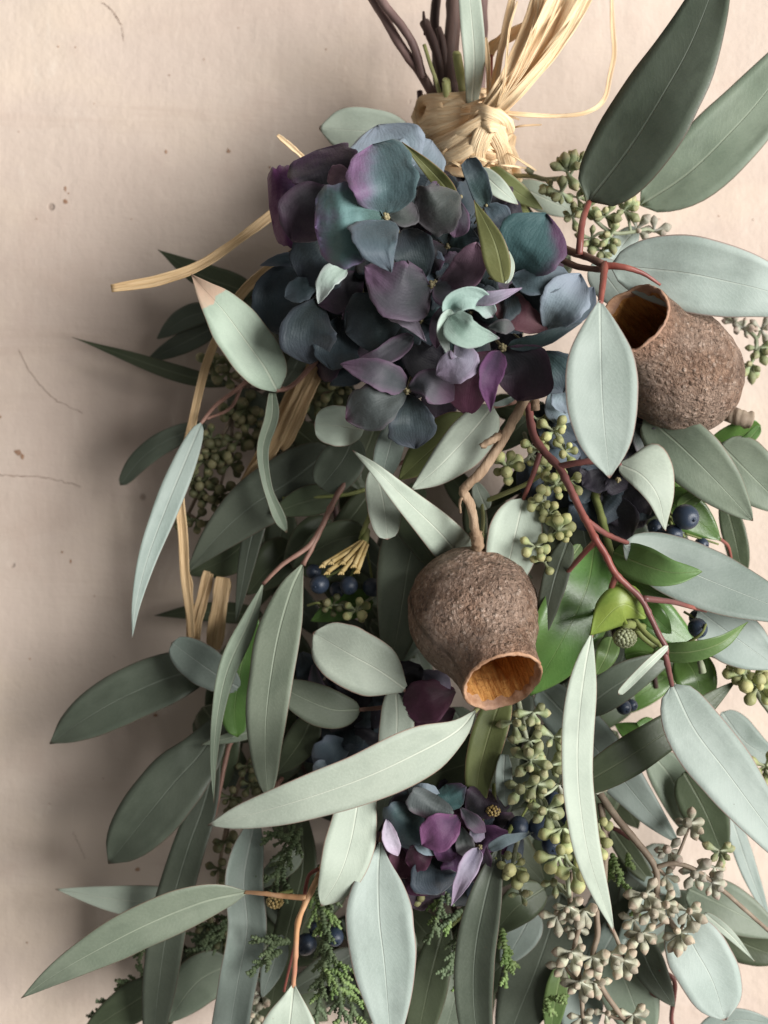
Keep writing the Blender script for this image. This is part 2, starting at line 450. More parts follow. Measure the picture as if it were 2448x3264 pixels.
def raffia_mat(name, c1, c2, c3):
    m, nt = nodes_of(name); n = N(nt)
    uvv, ux, uy = n.uv("UVMap"); cm, cx, cy = n.uv("CM")
    info = n.add('ShaderNodeObjectInfo'); rnd = info.outputs['Random']
    vec = n.comb(n.math('MULTIPLY', cx, 26.0), n.math('MULTIPLY', cy, 1.1), n.math('MULTIPLY', rnd, 40.0))
    a = n.noise(vec, 1.0, 4, .6); vec2 = n.comb(n.math('MULTIPLY', cx, 7.0), n.math('MULTIPLY', cy, .5), n.math('MULTIPLY', rnd, 20.0))
    b = n.noise(vec2, 1.0, 3)
    col = n.mix(n.ramp(a, .32, .7), c1, c2)
    col = n.mix(n.ramp(b, .5, .72, 0, .6), col, c3)
    n.finish(col, .5, n.bump(n.math('ADD', a, b), .8, .0006), .35, .10, None)
    return m
RAFFIA = raffia_mat("raffia", (.86, .61, .355), (.94, .745, .49), (.70, .44, .21))
RAFFIA_D = raffia_mat("raffia_tan", (.56, .38, .20), (.68, .50, .29), (.38, .24, .115))

def berry_mat():
    m, nt = nodes_of("berry_blue_black"); n = N(nt)
    tc = n.add('ShaderNodeTexCoord'); a = n.noise(tc.outputs['Object'], 140, 4); b = n.noise(tc.outputs['Object'], 900, 3)
    col = n.mix(n.ramp(a, .35, .7), (.010, .016, .030), (.045, .070, .115))
    n.finish(col, n.ramp(a, .3, .7, .28, .52), n.bump(b, .35, .0001), .5, coat=.1)
    return m
BERRY = berry_mat()

def nut_mats():
    m, nt = nodes_of("gum_nut_shell"); n = N(nt)
    tc = n.add('ShaderNodeTexCoord'); o = tc.outputs['Object']
    uvv, ux, uy = n.uv("UVMap")
    a = n.noise(o, 260, 5, .7, .4); b = n.noise(o, 900, 4, .7); w = n.noise(o, 75, 4, .65, .6); big = n.noise(o, 34, 3, .6, .5)
    vo = n.add('ShaderNodeTexVoronoi'); vo.inputs['Scale'].default_value = 620; n.lk(o, vo.inputs['Vector'])
    vw = n.noise(n.comb(n.math('MULTIPLY', ux, 60.0), n.math('MULTIPLY', uy, 26.0), w), 1.0, 4, .7, 1.2)
    col = n.mix(n.ramp(a, .32, .66), (.19, .108, .070), (.37, .235, .162))
    col = n.mix(n.ramp(w, .42, .60, 0, .7), col, (.40, .285, .22))
    col = n.mix(n.ramp(big, .50, .64, 0, .7), col, (.15, .09, .06))
    col = n.mix(n.ramp(vw, .30, .46, .8, 0), col, (.06, .036, .025))
    fl = n.math('MULTIPLY', n.ramp(vo.outputs['Distance'], .18, .42, 1, 0), n.ramp(a, .47, .60))
    col = n.mix(n.math('MULTIPLY', fl, .75), col, (.62, .48, .39))
    col = n.mix(n.ramp(b, .54, .66, 0, .55), col, (.55, .42, .34))
    col = n.mix(n.ramp(b, .34, .45, .6, 0), col, (.07, .043, .03))
    nk = n.math('ADD', uy, n.math('MULTIPLY', n.math('SUBTRACT', w, .5), .35))
    col = n.mix(n.ramp(nk, .86, 1.0, 0, .7), col, (.38, .215, .14))
    h = n.math('ADD', n.math('MULTIPLY', vw, 1.0), n.math('ADD', n.math('MULTIPLY', a, 1.3), n.math('MULTIPLY', b, .5)))
    h = n.math('SUBTRACT', h, n.math('MULTIPLY', n.ramp(vo.outputs['Distance'], .1, .5), .35))
    n.finish(col, n.ramp(b, .3, .7, .45, .7), n.bump(h, 1.0, .0020), .4)
    m2, nt = nodes_of("gum_nut_lining"); n = N(nt)
    tc = n.add('ShaderNodeTexCoord'); o = tc.outputs['Object']
    uvv, ux, uy = n.uv("UVMap")
    a = n.noise(o, 170, 5, .7); st = n.noise(n.comb(n.math('MULTIPLY', ux, 46.0), n.math('MULTIPLY', uy, 4.0), 0.0), 1.0, 4, .65, .5)
    col = n.mix(n.ramp(st, .3, .7), (.36, .14, .035), (.62, .32, .10))
    col = n.mix(n.ramp(a, .5, .72, 0, .7), col, (.30, .12, .04))
    n.finish(col, .6, n.bump(n.math('ADD', a, st), .9, .0010), .3)
    m3 = simple_mat("gum_nut_rim", (.30, .16, .09), (.46, .28, .18), 300, .7, .0006, .9, c3=(.36, .22, .16))
    return m, m2, m3
NUT, NUT_IN, NUT_RIM = nut_mats()

def wall_mat():
    m, nt = nodes_of("plaster"); n = N(nt)
    tc = n.add('ShaderNodeTexCoord'); o = tc.outputs['Object']
    big = n.noise(o, 9, 4, .55); mid = n.noise(o, 38, 5, .6); st = n.noise(n.scale_vec(o, (260, 260, 22)), 1.0, 4, .6)
    fine = n.noise(o, 520, 4, .6); cl = n.noise(n.scale_vec(o, (16, 16, 30)), 1.0, 4, .6)
    col = n.mix(n.ramp(big, .3, .7), (.565, .458, .392), (.645, .543, .463))
    col = n.mix(n.ramp(cl, .45, .72, 0, .55), col, (.69, .57, .455))
    col = n.mix(n.ramp(mid, .5, .78, 0, .5), col, (.53, .405, .34))
    col = n.mix(n.ramp(st, .58, .8, 0, .18), col, (.74, .64, .55))
    sm = n.noise(n.scale_vec(o, (7, 7, 40)), 1.0, 5, .65, 1.0)
    col = n.mix(n.ramp(sm, .52, .72, 0, .4), col, (.50, .385, .315))
    wsh = n.noise(n.scale_vec(o, (130, 130, 30)), 1.0, 4, .7, .8)
    col = n.mix(n.ramp(wsh, .62, .74, 0, .35), col, (.76, .67, .58))
    # sparse small dark pits and flecks
    vo = n.add('ShaderNodeTexVoronoi'); vo.inputs['Scale'].default_value = 90; n.lk(o, vo.inputs['Vector'])
    pit = n.math('MULTIPLY', n.ramp(vo.outputs['Distance'], .05, .11, 1, 0), n.ramp(mid, .56, .62))
    col = n.mix(n.math('MULTIPLY', pit, .6), col, (.30, .22, .175))
    h = n.math('ADD', n.math('MULTIPLY', st, .2), n.math('ADD', n.math('MULTIPLY', fine, .25), n.math('MULTIPLY', mid, 1.6)))
    h = n.math('ADD', h, n.math('MULTIPLY', sm, .9))
    h = n.math('SUBTRACT', n.math('ADD', h, n.math('MULTIPLY', big, 5.0)), n.math('MULTIPLY', pit, 1.2))
    n.finish(col, .82, n.bump(h, .5, .0011), .2)
    return m
WALL = wall_mat()
CRACK = simple_mat("plaster_crack", (.20, .13, .10), (.33, .24, .19), 300, .9)
CHIP = simple_mat("plaster_chip", (.30, .17, .105), (.42, .28, .20), 400, .9, .0006)

# ------------------------------------------------------------------ the wall
def build_wall():
    nx, nz = 170, 170
    w, h = 1.3, 1.3
    v, f = [], []
    for j in range(nz + 1):
        for i in range(nx + 1):
            x = (i / nx - .5) * w; z = (j / nz - .5) * h
            y = 0.0016 * noise.noise(Vector((x * 9, z * 9, 1.3))) + 0.0007 * noise.noise(Vector((x * 30, z * 22, 4.1)))
            v.append((x, y, z))
    for j in range(nz):
        for i in range(nx):
            a = j * (nx + 1) + i
            f.append((a, a + 1, a + nx + 2, a + nx + 1))
    # thickness behind
    b = len(v)
    v += [(-w/2, .03, -h/2), (w/2, .03, -h/2), (w/2, .03, h/2), (-w/2, .03, h/2)]
    f.append((b + 3, b + 2, b + 1, b))
    return link("wall", mesh_from("wall", v, f, WALL), kind="structure")
wall = build_wall()
wall["label"] = "pinkish beige plaster wall with fine cracks"

def wall_y(x, z):
    return 0.0016 * noise.noise(Vector((x * 9, z * 9, 1.3))) + 0.0007 * noise.noise(Vector((x * 30, z * 22, 4.1)))

def wall_strip(name, pts, wid, mat, n=40):
    """hairline crack: a thin ragged line lying on the plaster"""
    c = spline([(x, y, 0) for x, y in pts], n)
    v, f = [], []
    for i, q in enumerate(c):
        q = q + Vector((noise.noise(Vector((i * .55, pts[0][0], 0))) * 7, noise.noise(Vector((i * .55, 9, pts[0][1]))) * 7, 0))
        a = c[max(i-1, 0)]; b = c[min(i+1, n)]
        t = (b - a).normalized()
        k = wid * (0.35 + 0.9 * abs(noise.noise(Vector((i * .8, 3, pts[0][0])))))* (1 if 0 < i < n else .1)
        for s in (-1, 1):
            p = P(q.x + t.y * k * s, q.y - t.x * k * s, 0)
            v.append((p.x, wall_y(p.x, p.z) - 0.00012, p.z))
    for i in range(n): f.append((2*i, 2*i+1, 2*i+3, 2*i+2))
    return link(name, mesh_from(name, v, f, mat), wall)

for pts, wd in (([(325, 8), (352, 28), (372, 55), (388, 82)], 2.6), ([(64, 1115), (95, 1180), (130, 1225), (170, 1268), (225, 1298), (268, 1318)], 1.9),
                ([(-10, 1512), (60, 1518), (130, 1520), (200, 1535), (262, 1552)], 2.0), ([(388, 85), (392, 110), (394, 132)], 1.2),
                ([(235, 2650), (255, 2690), (275, 2735)], 1.3), ([(2040, 2330), (2100, 2420)], 1.0)):
    wall_strip("crack", pts, wd, CRACK)

def wall_chip(x, y, rx, ry, mat=CHIP):
    n = 14; v = []; f = []
    cpt = P(x, y, 0)
    v.append((cpt.x, wall_y(cpt.x, cpt.z) - .00022, cpt.z))
    for k in range(n):
        th = 2 * math.pi * k / n
        r = 1 + .45 * noise.noise(Vector((math.cos(th) * 1.5 + x, math.sin(th) * 1.5, y)))
        p = P(x + rx * r * math.cos(th), y + ry * r * math.sin(th), 0)
        v.append((p.x, wall_y(p.x, p.z) - .00010, p.z))
    for k in range(n): f.append((0, 1 + (k + 1) % n, 1 + k))
    return link("chip", mesh_from("chip", v, f, mat), wall)
for c in ((210, 603, 4, 9), (220, 618, 3, 3), (210, 645, 8, 7), (62, 1443, 9, 9), (74, 1455, 6, 9), (54, 1440, 5, 5), (730, 484, 7, 5), (727, 478, 3, 4),
          (530, 485, 4, 7), (197, 1760, 4, 4), (224, 1790, 3, 7), (440, 2770, 8, 6), (185, 148, 3, 3), (240, 150, 2, 3), (5, 1330, 4, 5), (495, 2280, 8, 4), (860, 535, 3, 4), (540, 240, 3, 2), (300, 330, 2, 2), (650, 190, 2, 3), (120, 700, 3, 2), (420, 700, 2, 3), (95, 2100, 3, 3), (300, 1900, 2, 3), (160, 2560, 3, 2), (60, 420, 2, 2), (760, 90, 2, 2), (1040, 160, 2, 3), (2100, 700, 3, 2), (2290, 690, 3, 2), (2400, 700, 2, 2), (330, 2480, 3, 2), (90, 3000, 3, 3)):
    wall_chip(*c)

# ------------------------------------------------------------------ eucalyptus branches and other leafy sprigs
# leaf row: (material key, [(x, y, d) base -> tip], half width, profile, facing, extra)
def branch(name, label, cat, at, stems, leaves, group=None):
    t = thing(name, label, cat, at, group)
    for mat, specs in stems:
        for sp in specs:
            tubes("stem" if sp[1] > 9.5 else "petiole", [sp], mat, t, bump=.10, knots=(len(sp[0]) - 1 if len(sp[0]) > 4 else 0))
    for row in leaves:
        mk, pts, W, prof, F = row[:5]
        ex = row[5] if len(row) > 5 else {}
        ex = dict(dict(cup=.10, wave=.035), **ex)
        sheet("leaf", pts, W, LMAT[mk], prof, F, parent=t, **ex)
    return t

GB = "eucalyptus branches of the bouquet"
branch("eucalyptus_branch", "red stemmed eucalyptus branch at upper right with large dark upright leaf", "branch", (1790, 790, 5),
  [(STEM_PINK, [([(1700, 740, 4.2), (1790, 790, 5), (1870, 818, 6.2), (1920, 842, 6.9)], 13, 12),
                ([(1770, 815, 5), (1840, 850, 6), (1925, 860, 6.7)], 11, 9)]),
   (STEM_RED, [([(1846, 812, 6.2), (1850, 760, 6.2), (1858, 700, 5.8), (1877, 645, 5.2)], 11, 9),
               ([(1928, 842, 7), (1922, 900, 7.7), (1913, 970, 8.2)], 12, 8),
               ([(1925, 846, 7), (1990, 852, 7.2), (2050, 872, 7.15), (2105, 908, 7.0)], 12, 4)])],
  [("DB", [(1876, 642, 5.2), (2005, 475, 5.8), (2111, 307, 6.2), (2213, 118, 6.3), (2335, -200, 6.0)], 128, (.42, .56), (-.55, .1), dict(cup=.05)),
   ("S", [(2040, 655, 3.8), (2188, 557, 4.2), (2316, 435, 4.4), (2448, 285, 4.4), (2660, -10, 4.2)], 110, (.55, .7), (-.15, .1)),
   ("PB", [(1945, 848, 6.5), (2061, 857, 6.7), (2196, 872, 6.9), (2331, 900, 6.9), (2448, 929, 6.8), (2660, 1000, 6.2)], 122, (.6, .7), (.1, .25), dict(wave=.02)),
   ("PB", [(1912, 958, 8.2), (1914, 1100, 8.5), (1921, 1300, 8.5), (1943, 1524, 8.2)], 116, [(0, .03), (.1, .36), (.3, .88), (.48, 1), (.7, .88), (.88, .5), (1, 0)], (.12, .05), dict(cup=.16, wave=.02)),
   ("PB", [(2030, 725, 3.2), (1985, 780, 3.2), (1930, 860, 3.2)], 44, (.5, .4), (.2, 0)),
   ("PB", [(1890, 835, 5), (1950, 905, 4.8), (2010, 990, 4.2)], 62, (.5, .5), (.2, 0)),
   ("P", [(1640, 585, 3), (1740, 635, 3), (1860, 690, 2.8)], 46, (.6, .6), (.1, 0)),
   ], GB)

branch("eucalyptus_branch", "long red eucalyptus stem zigzagging down the right of the bouquet", "branch", (1685, 1300, 6),
  [(STEM_RED, [([(1683, 1290, 6), (1700, 1385, 6.4), (1735, 1440, 6.6), (1780, 1487, 6.8), (1805, 1532, 7), (1850, 1625, 7.2), (1895, 1712, 7.4), (1930, 1768, 7.4), (1965, 1832, 7.4), (2040, 1905, 7.3), (2070, 1960, 7.2), (2096, 2015, 7.2), (2122, 2062, 7.2), (2122, 2085, 7.2)], 12.5, 8),
               ([(1780, 1487, 6.8), (1850, 1474, 7.1), (1930, 1470, 7.3), (1985, 1485, 7.4)], 10, 8),
               ([(1870, 1660, 7.3), (1920, 1695, 7.0), (1960, 1715, 6.6), (2000, 1730, 6.2)], 10, 7),
               ([(1900, 1725, 7.4), (1860, 1765, 7), (1800, 1836, 6.4)], 10, 6),
               ([(1965, 1832, 7.4), (1950, 1870, 7.2), (1944, 1900, 7)], 10, 8),
               ([(2050, 1908, 7.3), (2140, 1918, 6.8), (2200, 1934, 6.2), (2250, 1948, 5.6)], 10, 5),
               ([(1722, 1445, 6.6), (1700, 1510, 6.5), (1668, 1592, 6.2)], 9, 6),
               ([(2116, 2070, 7.2), (2128, 2120, 7.1), (2142, 2185, 6.7)], 10, 7),
               ])],
  [("P", [(1972, 1480, 7.4), (2045, 1515, 7.7), (2098, 1585, 7.7), (2121, 1692, 7.4)], 60, (.5, .6), (.25, -.1), dict(wP=112, wM=44, cup=-.12, profP=[(0, .05), (.12, .4), (.27, 1), (.42, .86), (.6, .5), (.8, .22), (1, 0)])),
   ("SB", [(1985, 1730, 6.2), (2120, 1790, 5.9), (2280, 1858, 5.8), (2448, 1925, 5.8), (2600, 1990, 5.6)], 98, (.55, .6), (.1, -.25)),
   ("SB", [(2225, 1945, 5.2), (2340, 2030, 5.2), (2480, 2130, 5)], 92, (.5, .5), (.15, -.1)),
   ("DB", [(1812, 1720, 6.0), (1768, 1850, 6.5), (1715, 2070, 6.2)], 42, (.5, .6), (-.35, 0)),
   ("P", [(1668, 1588, 6.2), (1645, 1690, 6.3), (1620, 1800, 6.2), (1590, 1930, 6)], 86, (.5, .5), (.2, 0)),
   ("PB", [(2142, 2180, 6.6), (2212, 2325, 7.0), (2318, 2465, 7.2), (2448, 2640, 7.2), (2590, 2830, 6.8)], 98, (.48, .7), (.28, -.05)),
   ("P", [(2130, 2058, 7.3), (2062, 2122, 7.6), (1971, 2214, 7.5)], 14, (.25, .2), (.5, .4), dict(cup=.6)),
   ], GB)

branch("eucalyptus_branch", "eucalyptus leaves folded above the hanging gum nut, pale undersides out", "branch", (1500, 1400, 6),
  [(STEM_PINK, [([(1640, 1280, 5.4), (1560, 1300, 6.3), (1540, 1318, 6.5)], 9, 7), ([(1530, 1320, 5), (1380, 1420, 5), (1270, 1480, 5)], 9, 6)]),
   (STEM_YEL, [([(1532, 1740, 5.2), (1540, 1660, 5.2), (1535, 1600, 5)], 7, 5), ([(1550, 1596, 5), (1640, 1560, 5.4), (1700, 1530, 5.6), (1755, 1490, 5.8)], 8, 6)])],
  [("P", [(1572, 1295, 6.4), (1490, 1392, 6.9), (1395, 1492, 7.1), (1311, 1561, 7.0)], 70, (.55, .6), (.15, 0), dict(wP=84, wM=62, cup=-.28)),
   ("P", [(1490, 1800, 4.2), (1398, 1694, 6.2), (1290, 1590, 7.3), (1200, 1500, 7.7), (1124, 1435, 7.3)], 63, (.28, .62), (.3, 0), dict(cup=.06)),
   ("O", [(1500, 1330, 5.6), (1380, 1430, 5.7), (1270, 1530, 5.4)], 72, (.55, .6), (-.2, .1)),
   ("P", [(1195, 1490, 6), (1222, 1600, 6.3), (1236, 1720, 6.2)], 54, (.45, .4), (.2, .1)),
   ("SB", [(1272, 1330, 6), (1245, 1415, 6.2), (1215, 1530, 6)], 46, (.5, .45), (.2, 0)),
   ("S", [(1345, 1620, 4.6), (1305, 1780, 4.9), (1282, 1920, 4.9), (1258, 2060, 4.8), (1221, 2184, 4.6)], 98, (.35, .6), (.05, 0), dict(cup=-.1)),
   ("D", [(1240, 1560, 4.8), (1330, 1700, 5.2), (1410, 1850, 5.0)], 55, (.5, .6), (-.2, .1)),
   ("P", [(1552, 1625, 5), (1530, 1575, 5.1), (1512, 1530, 5)], 28, (.5, .5), (.1, 0)),
   ("P", [(1160, 1370, 5.1), (1085, 1358, 5.5), (1001, 1353, 5.5)], 66, (.5, .4), (.3, -.2)),
   ("DB", [(1130, 1390, 4.5), (1095, 1465, 4.7), (1021, 1557, 4.6)], 72, (.5, .42), (-.1, .1)),
   ], GB)

branch("eucalyptus_branch", "big pale eucalyptus leaf with pink tip lying across the middle", "branch", (1530, 2240, 6),
  [(STEM_YEL, [([(1600, 2180, 5.2), (1550, 2225, 6.2), (1513, 2268, 6.6)], 9, 7)]), (STEM_PINK, [([(1235, 2590, 4.6), (1226, 2640, 5.4), (1212, 2690, 6)], 9, 8), ([(1260, 2480, 4.8), (1240, 2560, 4.6), (1225, 2640, 4.8)], 9, 7)])],
  [("P", [(1516, 2264, 6.6), (1450, 2335, 7.1), (1300, 2416, 7.7), (1150, 2484, 8.0), (950, 2553, 8.2), (750, 2609, 8.0), (662, 2630, 7.8)], 80, [(0, .02), (.10, .45), (.24, 1), (.5, 1), (.78, .72), (.92, .38), (1, .0)], (.2, .25), dict(cup=.08, nl=36)),
   ("P", [(1145, 2525, 6.2), (1118, 2680, 6.5), (1082, 2790, 6.7), (1024, 2888, 6.6)], 80, [(0, .7), (.3, .95), (.5, 1), (.75, .8), (.92, .4), (1, 0)], (.25, .05)),
   ("PB", [(1212, 2684, 6), (1205, 2790, 6.4), (1209, 2934, 6.8), (1226, 3084, 6.8), (1250, 3380, 6.3)], 109, [(0, .03), (.06, .22), (.2, .72), (.36, .99), (.55, .95), (.8, .55), (1, 0)], (.1, 0), dict(cup=.14, nl=32)),
   ("P", [(1262, 2188, 5), (1265, 2320, 5.3), (1245, 2480, 5.5), (1200, 2655, 5.4)], 56, (.45, .6), (.25, 0)),
   ], GB)

branch("eucalyptus_branch", "orange stalked eucalyptus sprig at lower left with outstretched pointed leaf", "branch", (985, 2860, 6),
  [(STEM_ORG, [([(1040, 2730, 5), (1012, 2800, 6), (982, 2862, 6.3), (950, 2940, 6.3), (942, 3050, 6.2), (935, 3145, 6)], 10, 7),
               ([(978, 2862, 6.3), (900, 2856, 6), (840, 2848, 5.8), (780, 2844, 5.5)], 9.6, 6)]),
   (STEM_RED, [([(1016, 2770, 6), (985, 2790, 6), (972, 2845, 6), (965, 2900, 5.8), (935, 3030, 5.6), (905, 3160, 5.4)], 6, 4)])],
  [("S", [(790, 2843, 5.5), (650, 2874, 5.8), (475, 2944, 6), (300, 3034, 6), (170, 3110, 5.8), (67, 3182, 5.4)], 68, [(0, .03), (.08, .5), (.25, .95), (.5, 1), (.75, .66), (.92, .25), (1, 0)], (.1, .35), dict(nl=34)),
   ("P", [(936, 3136, 6), (928, 3220, 6.3), (916, 3330, 6.3), (900, 3480, 6)], 98, [(0, .03), (.1, .25), (.4, .9), (.6, 1), (.85, .5), (1, 0)], (.1, 0), dict(cup=.16)),
   ], GB)

branch("eucalyptus_branch", "drooping pair of dull green eucalyptus leaves left of the dark berries", "branch", (1130, 1480, 4.6),
  [(STEM_PINK, [([(1160, 1460, 4.4), (1080, 1570, 4.7), (1030, 1670, 4.9), (990, 1755, 5), (966, 1800, 5)], 11, 7),
                ([(1030, 1672, 4.9), (985, 1740, 5), (900, 1800, 5.1), (838, 1862, 5)], 9, 6)])],
  [("S", [(966, 1796, 5), (925, 1890, 5.4), (882, 2050, 5.8), (852, 2250, 6.0), (846, 2400, 5.9), (856, 2552, 5.6)], 70, [(0, .03), (.12, .55), (.3, .98), (.55, 1), (.8, .72), (.94, .35), (1, 0)], (-.15, 0), dict(nl=32)),
   ("S", [(840, 1858, 5), (792, 1985, 5.3), (727, 2130, 5.5), (695, 2270, 5.5), (681, 2420, 5.3), (681, 2558, 5)], 33, [(0, .05), (.15, .7), (.3, 1), (.6, .62), (.85, .28), (1, 0)], (.1, 0), dict(nl=32)),
   ("G", [(805, 1950, 3.6), (770, 2120, 3.9), (748, 2260, 4.1), (757, 2350, 4.1)], 58, (.5, .45), (.1, 0)),
   ("DB", [(870, 1480, 3), (802, 1720, 3.3), (750, 1990, 3)], 34, (.5, .6), (-.2, 0)),
   ], GB)

branch("eucalyptus_branch", "pale eucalyptus leaf with a dry brown tip left of the hydrangea", "branch", (880, 1240, 5),
  [(STEM_PINK, [([(1010, 1150, 3.6), (930, 1230, 4.6), (880, 1245, 5)], 9, 7)])],
  [("BT", [(884, 1246, 5), (843, 1170, 5.4), (779, 1081, 5.7), (711, 989, 5.9), (652, 925, 5.9), (610, 874, 5.6)], 80, [(0, .1), (.08, .62), (.25, .98), (.5, 1), (.72, .72), (.86, .36), (1, 0)], (.3, .05), dict(nl=30, wave=.05)),
   ("S", [(868, 1252, 4.9), (866, 1330, 4.8), (838, 1430, 4.6), (850, 1540, 4.6), (880, 1625, 4.5), (914, 1697, 4.3)], 23, [(0, .5), (.15, 1), (.4, .85), (.7, .65), (.92, .75), (1, .1)], (.3, 0), dict(cup=.4, nl=30)),
   ("DB", [(900, 1230, 3.6), (940, 1170, 3.8), (990, 1060, 3.6)], 30, (.5, .5), (-.2, 0)),
   ], GB)

branch("eucalyptus_branch", "slender curved grey green eucalyptus leaf hanging against the wall at left", "branch", (760, 1230, 3),
  [(STEM_PINK, [([(860, 1140, 2.4), (770, 1230, 3), (690, 1290, 3.6), (640, 1350, 4)], 9, 6), ([(770, 1232, 3), (735, 1300, 3.2), (660, 1335, 3.8)], 6, 5)])],
  [("SB", [(642, 1345, 4), (590, 1470, 4.3), (525, 1630, 4.6), (470, 1780, 4.8), (435, 1920, 4.8), (421, 2036, 4.6)], 42, (.55, .75), (.2, .1), dict(nl=32)),
   ("DB", [(1060, 1430, 3.4), (930, 1530, 3.6), (800, 1615, 3.6), (690, 1715, 3.4), (591, 1828, 3)], 92, (.5, .7), (-.15, .1)),
   ("D", [(830, 1680, 2.5), (730, 1775, 2.5), (600, 1833, 2.2)], 62, (.5, .6), (-.3, .1)),
   ("DB", [(660, 1355, 1.7), (540, 1400, 1.8), (450, 1463, 1.7), (383, 1547, 1.4)], 36, (.4, .45), (-.2, .2)),
   ], GB)

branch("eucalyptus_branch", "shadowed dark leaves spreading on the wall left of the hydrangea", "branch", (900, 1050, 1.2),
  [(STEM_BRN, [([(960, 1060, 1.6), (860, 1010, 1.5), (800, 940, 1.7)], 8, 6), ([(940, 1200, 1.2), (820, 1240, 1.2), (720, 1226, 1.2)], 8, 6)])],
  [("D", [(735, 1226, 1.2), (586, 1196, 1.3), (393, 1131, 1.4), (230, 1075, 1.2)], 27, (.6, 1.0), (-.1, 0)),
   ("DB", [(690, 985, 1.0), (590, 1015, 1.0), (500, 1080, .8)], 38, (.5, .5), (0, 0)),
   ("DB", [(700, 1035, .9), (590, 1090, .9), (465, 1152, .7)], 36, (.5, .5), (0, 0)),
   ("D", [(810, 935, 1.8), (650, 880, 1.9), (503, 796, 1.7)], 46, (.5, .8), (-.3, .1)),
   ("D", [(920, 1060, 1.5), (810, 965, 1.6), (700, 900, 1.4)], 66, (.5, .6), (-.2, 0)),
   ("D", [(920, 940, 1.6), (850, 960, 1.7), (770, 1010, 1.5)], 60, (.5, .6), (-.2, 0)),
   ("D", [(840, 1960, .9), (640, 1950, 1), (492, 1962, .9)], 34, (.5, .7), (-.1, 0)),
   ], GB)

branch("eucalyptus_branch", "broad dark eucalyptus leaves fanning over the wall at left centre", "branch", (760, 2180, 3),
  [(STEM_PINK, [([(860, 2140, 2.8), (760, 2190, 3), (690, 2140, 3)], 9, 6), ([(800, 2300, 2.8), (740, 2360, 3.2), (720, 2420, 3.2), (685, 2600, 3.6)], 9, 6), ([(760, 2200, 3), (735, 2260, 3.2), (715, 2290, 3.4)], 8, 6)])],
  [("DB", [(705, 2128, 3), (575, 2148, 3.3), (400, 2220, 3.5), (260, 2300, 3.4), (158, 2371, 3.1)], 86, [(0, .1), (.15, .7), (.4, 1), (.7, .88), (.88, .5), (1, 0)], (-.4, -.15), dict(nl=32)),
   ("SB", [(765, 2195, 4), (660, 2130, 4.2), (547, 2048, 4)], 64, (.55, .45), (.15, .1)),
   ("DB", [(725, 2260, 3.4), (645, 2395, 3.6), (560, 2490, 3.8), (450, 2625, 3.8), (345, 2753, 3.5)], 98, [(0, .1), (.2, .6), (.5, 1), (.75, .92), (.92, .5), (1, 0)], (-.2, 0)),
   ("DB", [(700, 2370, 3.2), (652, 2560, 3.6), (602, 2700, 3.8), (550, 2880, 3.8), (515, 3080, 3.6), (488, 3310, 3.2)], 56, [(0, .1), (.2, .75), (.45, 1), (.8, 1), (1, .6)], (-.15, 0), dict(nl=32)),
   ("P", [(660, 2895, 2.4), (485, 2878, 2.6), (350, 2864, 2.7), (177, 2834, 2.5)], 56, (.5, .7), (.15, -.1)),
   ("D", [(530, 3130, 2.4), (400, 3212, 2.5), (250, 3310, 2.4)], 64, (.5, .6), (-.3, -.1)),
   ("S", [(740, 3070, 2.7), (630, 3130, 2.8), (530, 3260, 2.6)], 78, (.5, .5), (.1, .2)),
   ("D", [(760, 3030, 2.2), (650, 3070, 2.3), (530, 3180, 2.2)], 60, (.5, .5), (-.2, 0)),
   ("S", [(860, 2280, 3.8), (800, 2330, 3.9), (640, 2375, 3.9)], 22, (.5, .6), (.2, .2)),
   ("D", [(1000, 2280, 4), (955, 2370, 4), (880, 2470, 3.8)], 52, (.5, .5), (-.2, 0)),
   ], GB)

branch("eucalyptus_branch", "wavy blue grey strap leaf running down the lower left", "branch", (820, 2600, 4),
  [(STEM_PINK, [([(900, 2480, 3), (840, 2560, 3.6), (810, 2630, 4)], 8, 6), ([(960, 2480, 2.4), (955, 2580, 2.6)], 8, 6)])],
  [("SB", [(812, 2615, 4), (778, 2800, 4.5), (788, 2960, 4.5), (760, 3120, 4.5), (722, 3340, 4.1)], 62, [(0, .3), (.15, .85), (.4, 1), (1, .95)], (.25, 0), dict(cup=.5, wave=.12, nl=34)),
   ("D", [(955, 2560, 2.6), (968, 2760, 3), (930, 2920, 3), (890, 3080, 3), (845, 3300, 2.8)], 44, [(0, .3), (.2, .9), (.6, 1), (1, .8)], (-.2, 0)),
   ("SB", [(900, 2980, 3.8), (870, 3080, 3.8), (835, 3180, 3.6)], 38, (.5, .5), (.2, 0)),
   ("S", [(960, 2700, 3.4), (900, 2760, 3.6), (800, 2840, 3.6)], 40, (.5, .6), (.1, .2)),
   ], GB)

branch("eucalyptus_branch", "rounded pale eucalyptus leaf tucked left below the gum nut", "branch", (1280, 2200, 5),
  [(STEM_PINK, [([(1330, 2230, 4.6), (1290, 2200, 5.2), (1265, 2180, 5.5)], 8, 6), ([(1300, 2240, 4.2), (1220, 2255, 4.5), (1145, 2262, 4.6)], 8, 6)])],
  [("P", [(1290, 2195, 5.5), (1205, 2135, 5.8), (1110, 2082, 5.9), (998, 2016, 5.6)], 98, [(0, .15), (.25, .85), (.5, 1), (.75, .92), (.92, .55), (1, 0)], (.05, -.05), dict(wP=104, wM=88)),
   ("S", [(1150, 2262, 4.6), (1060, 2262, 4.8), (960, 2222, 4.9), (860, 2170, 4.8)], 66, (.6, .5), (.1, -.1)),
   ], GB)

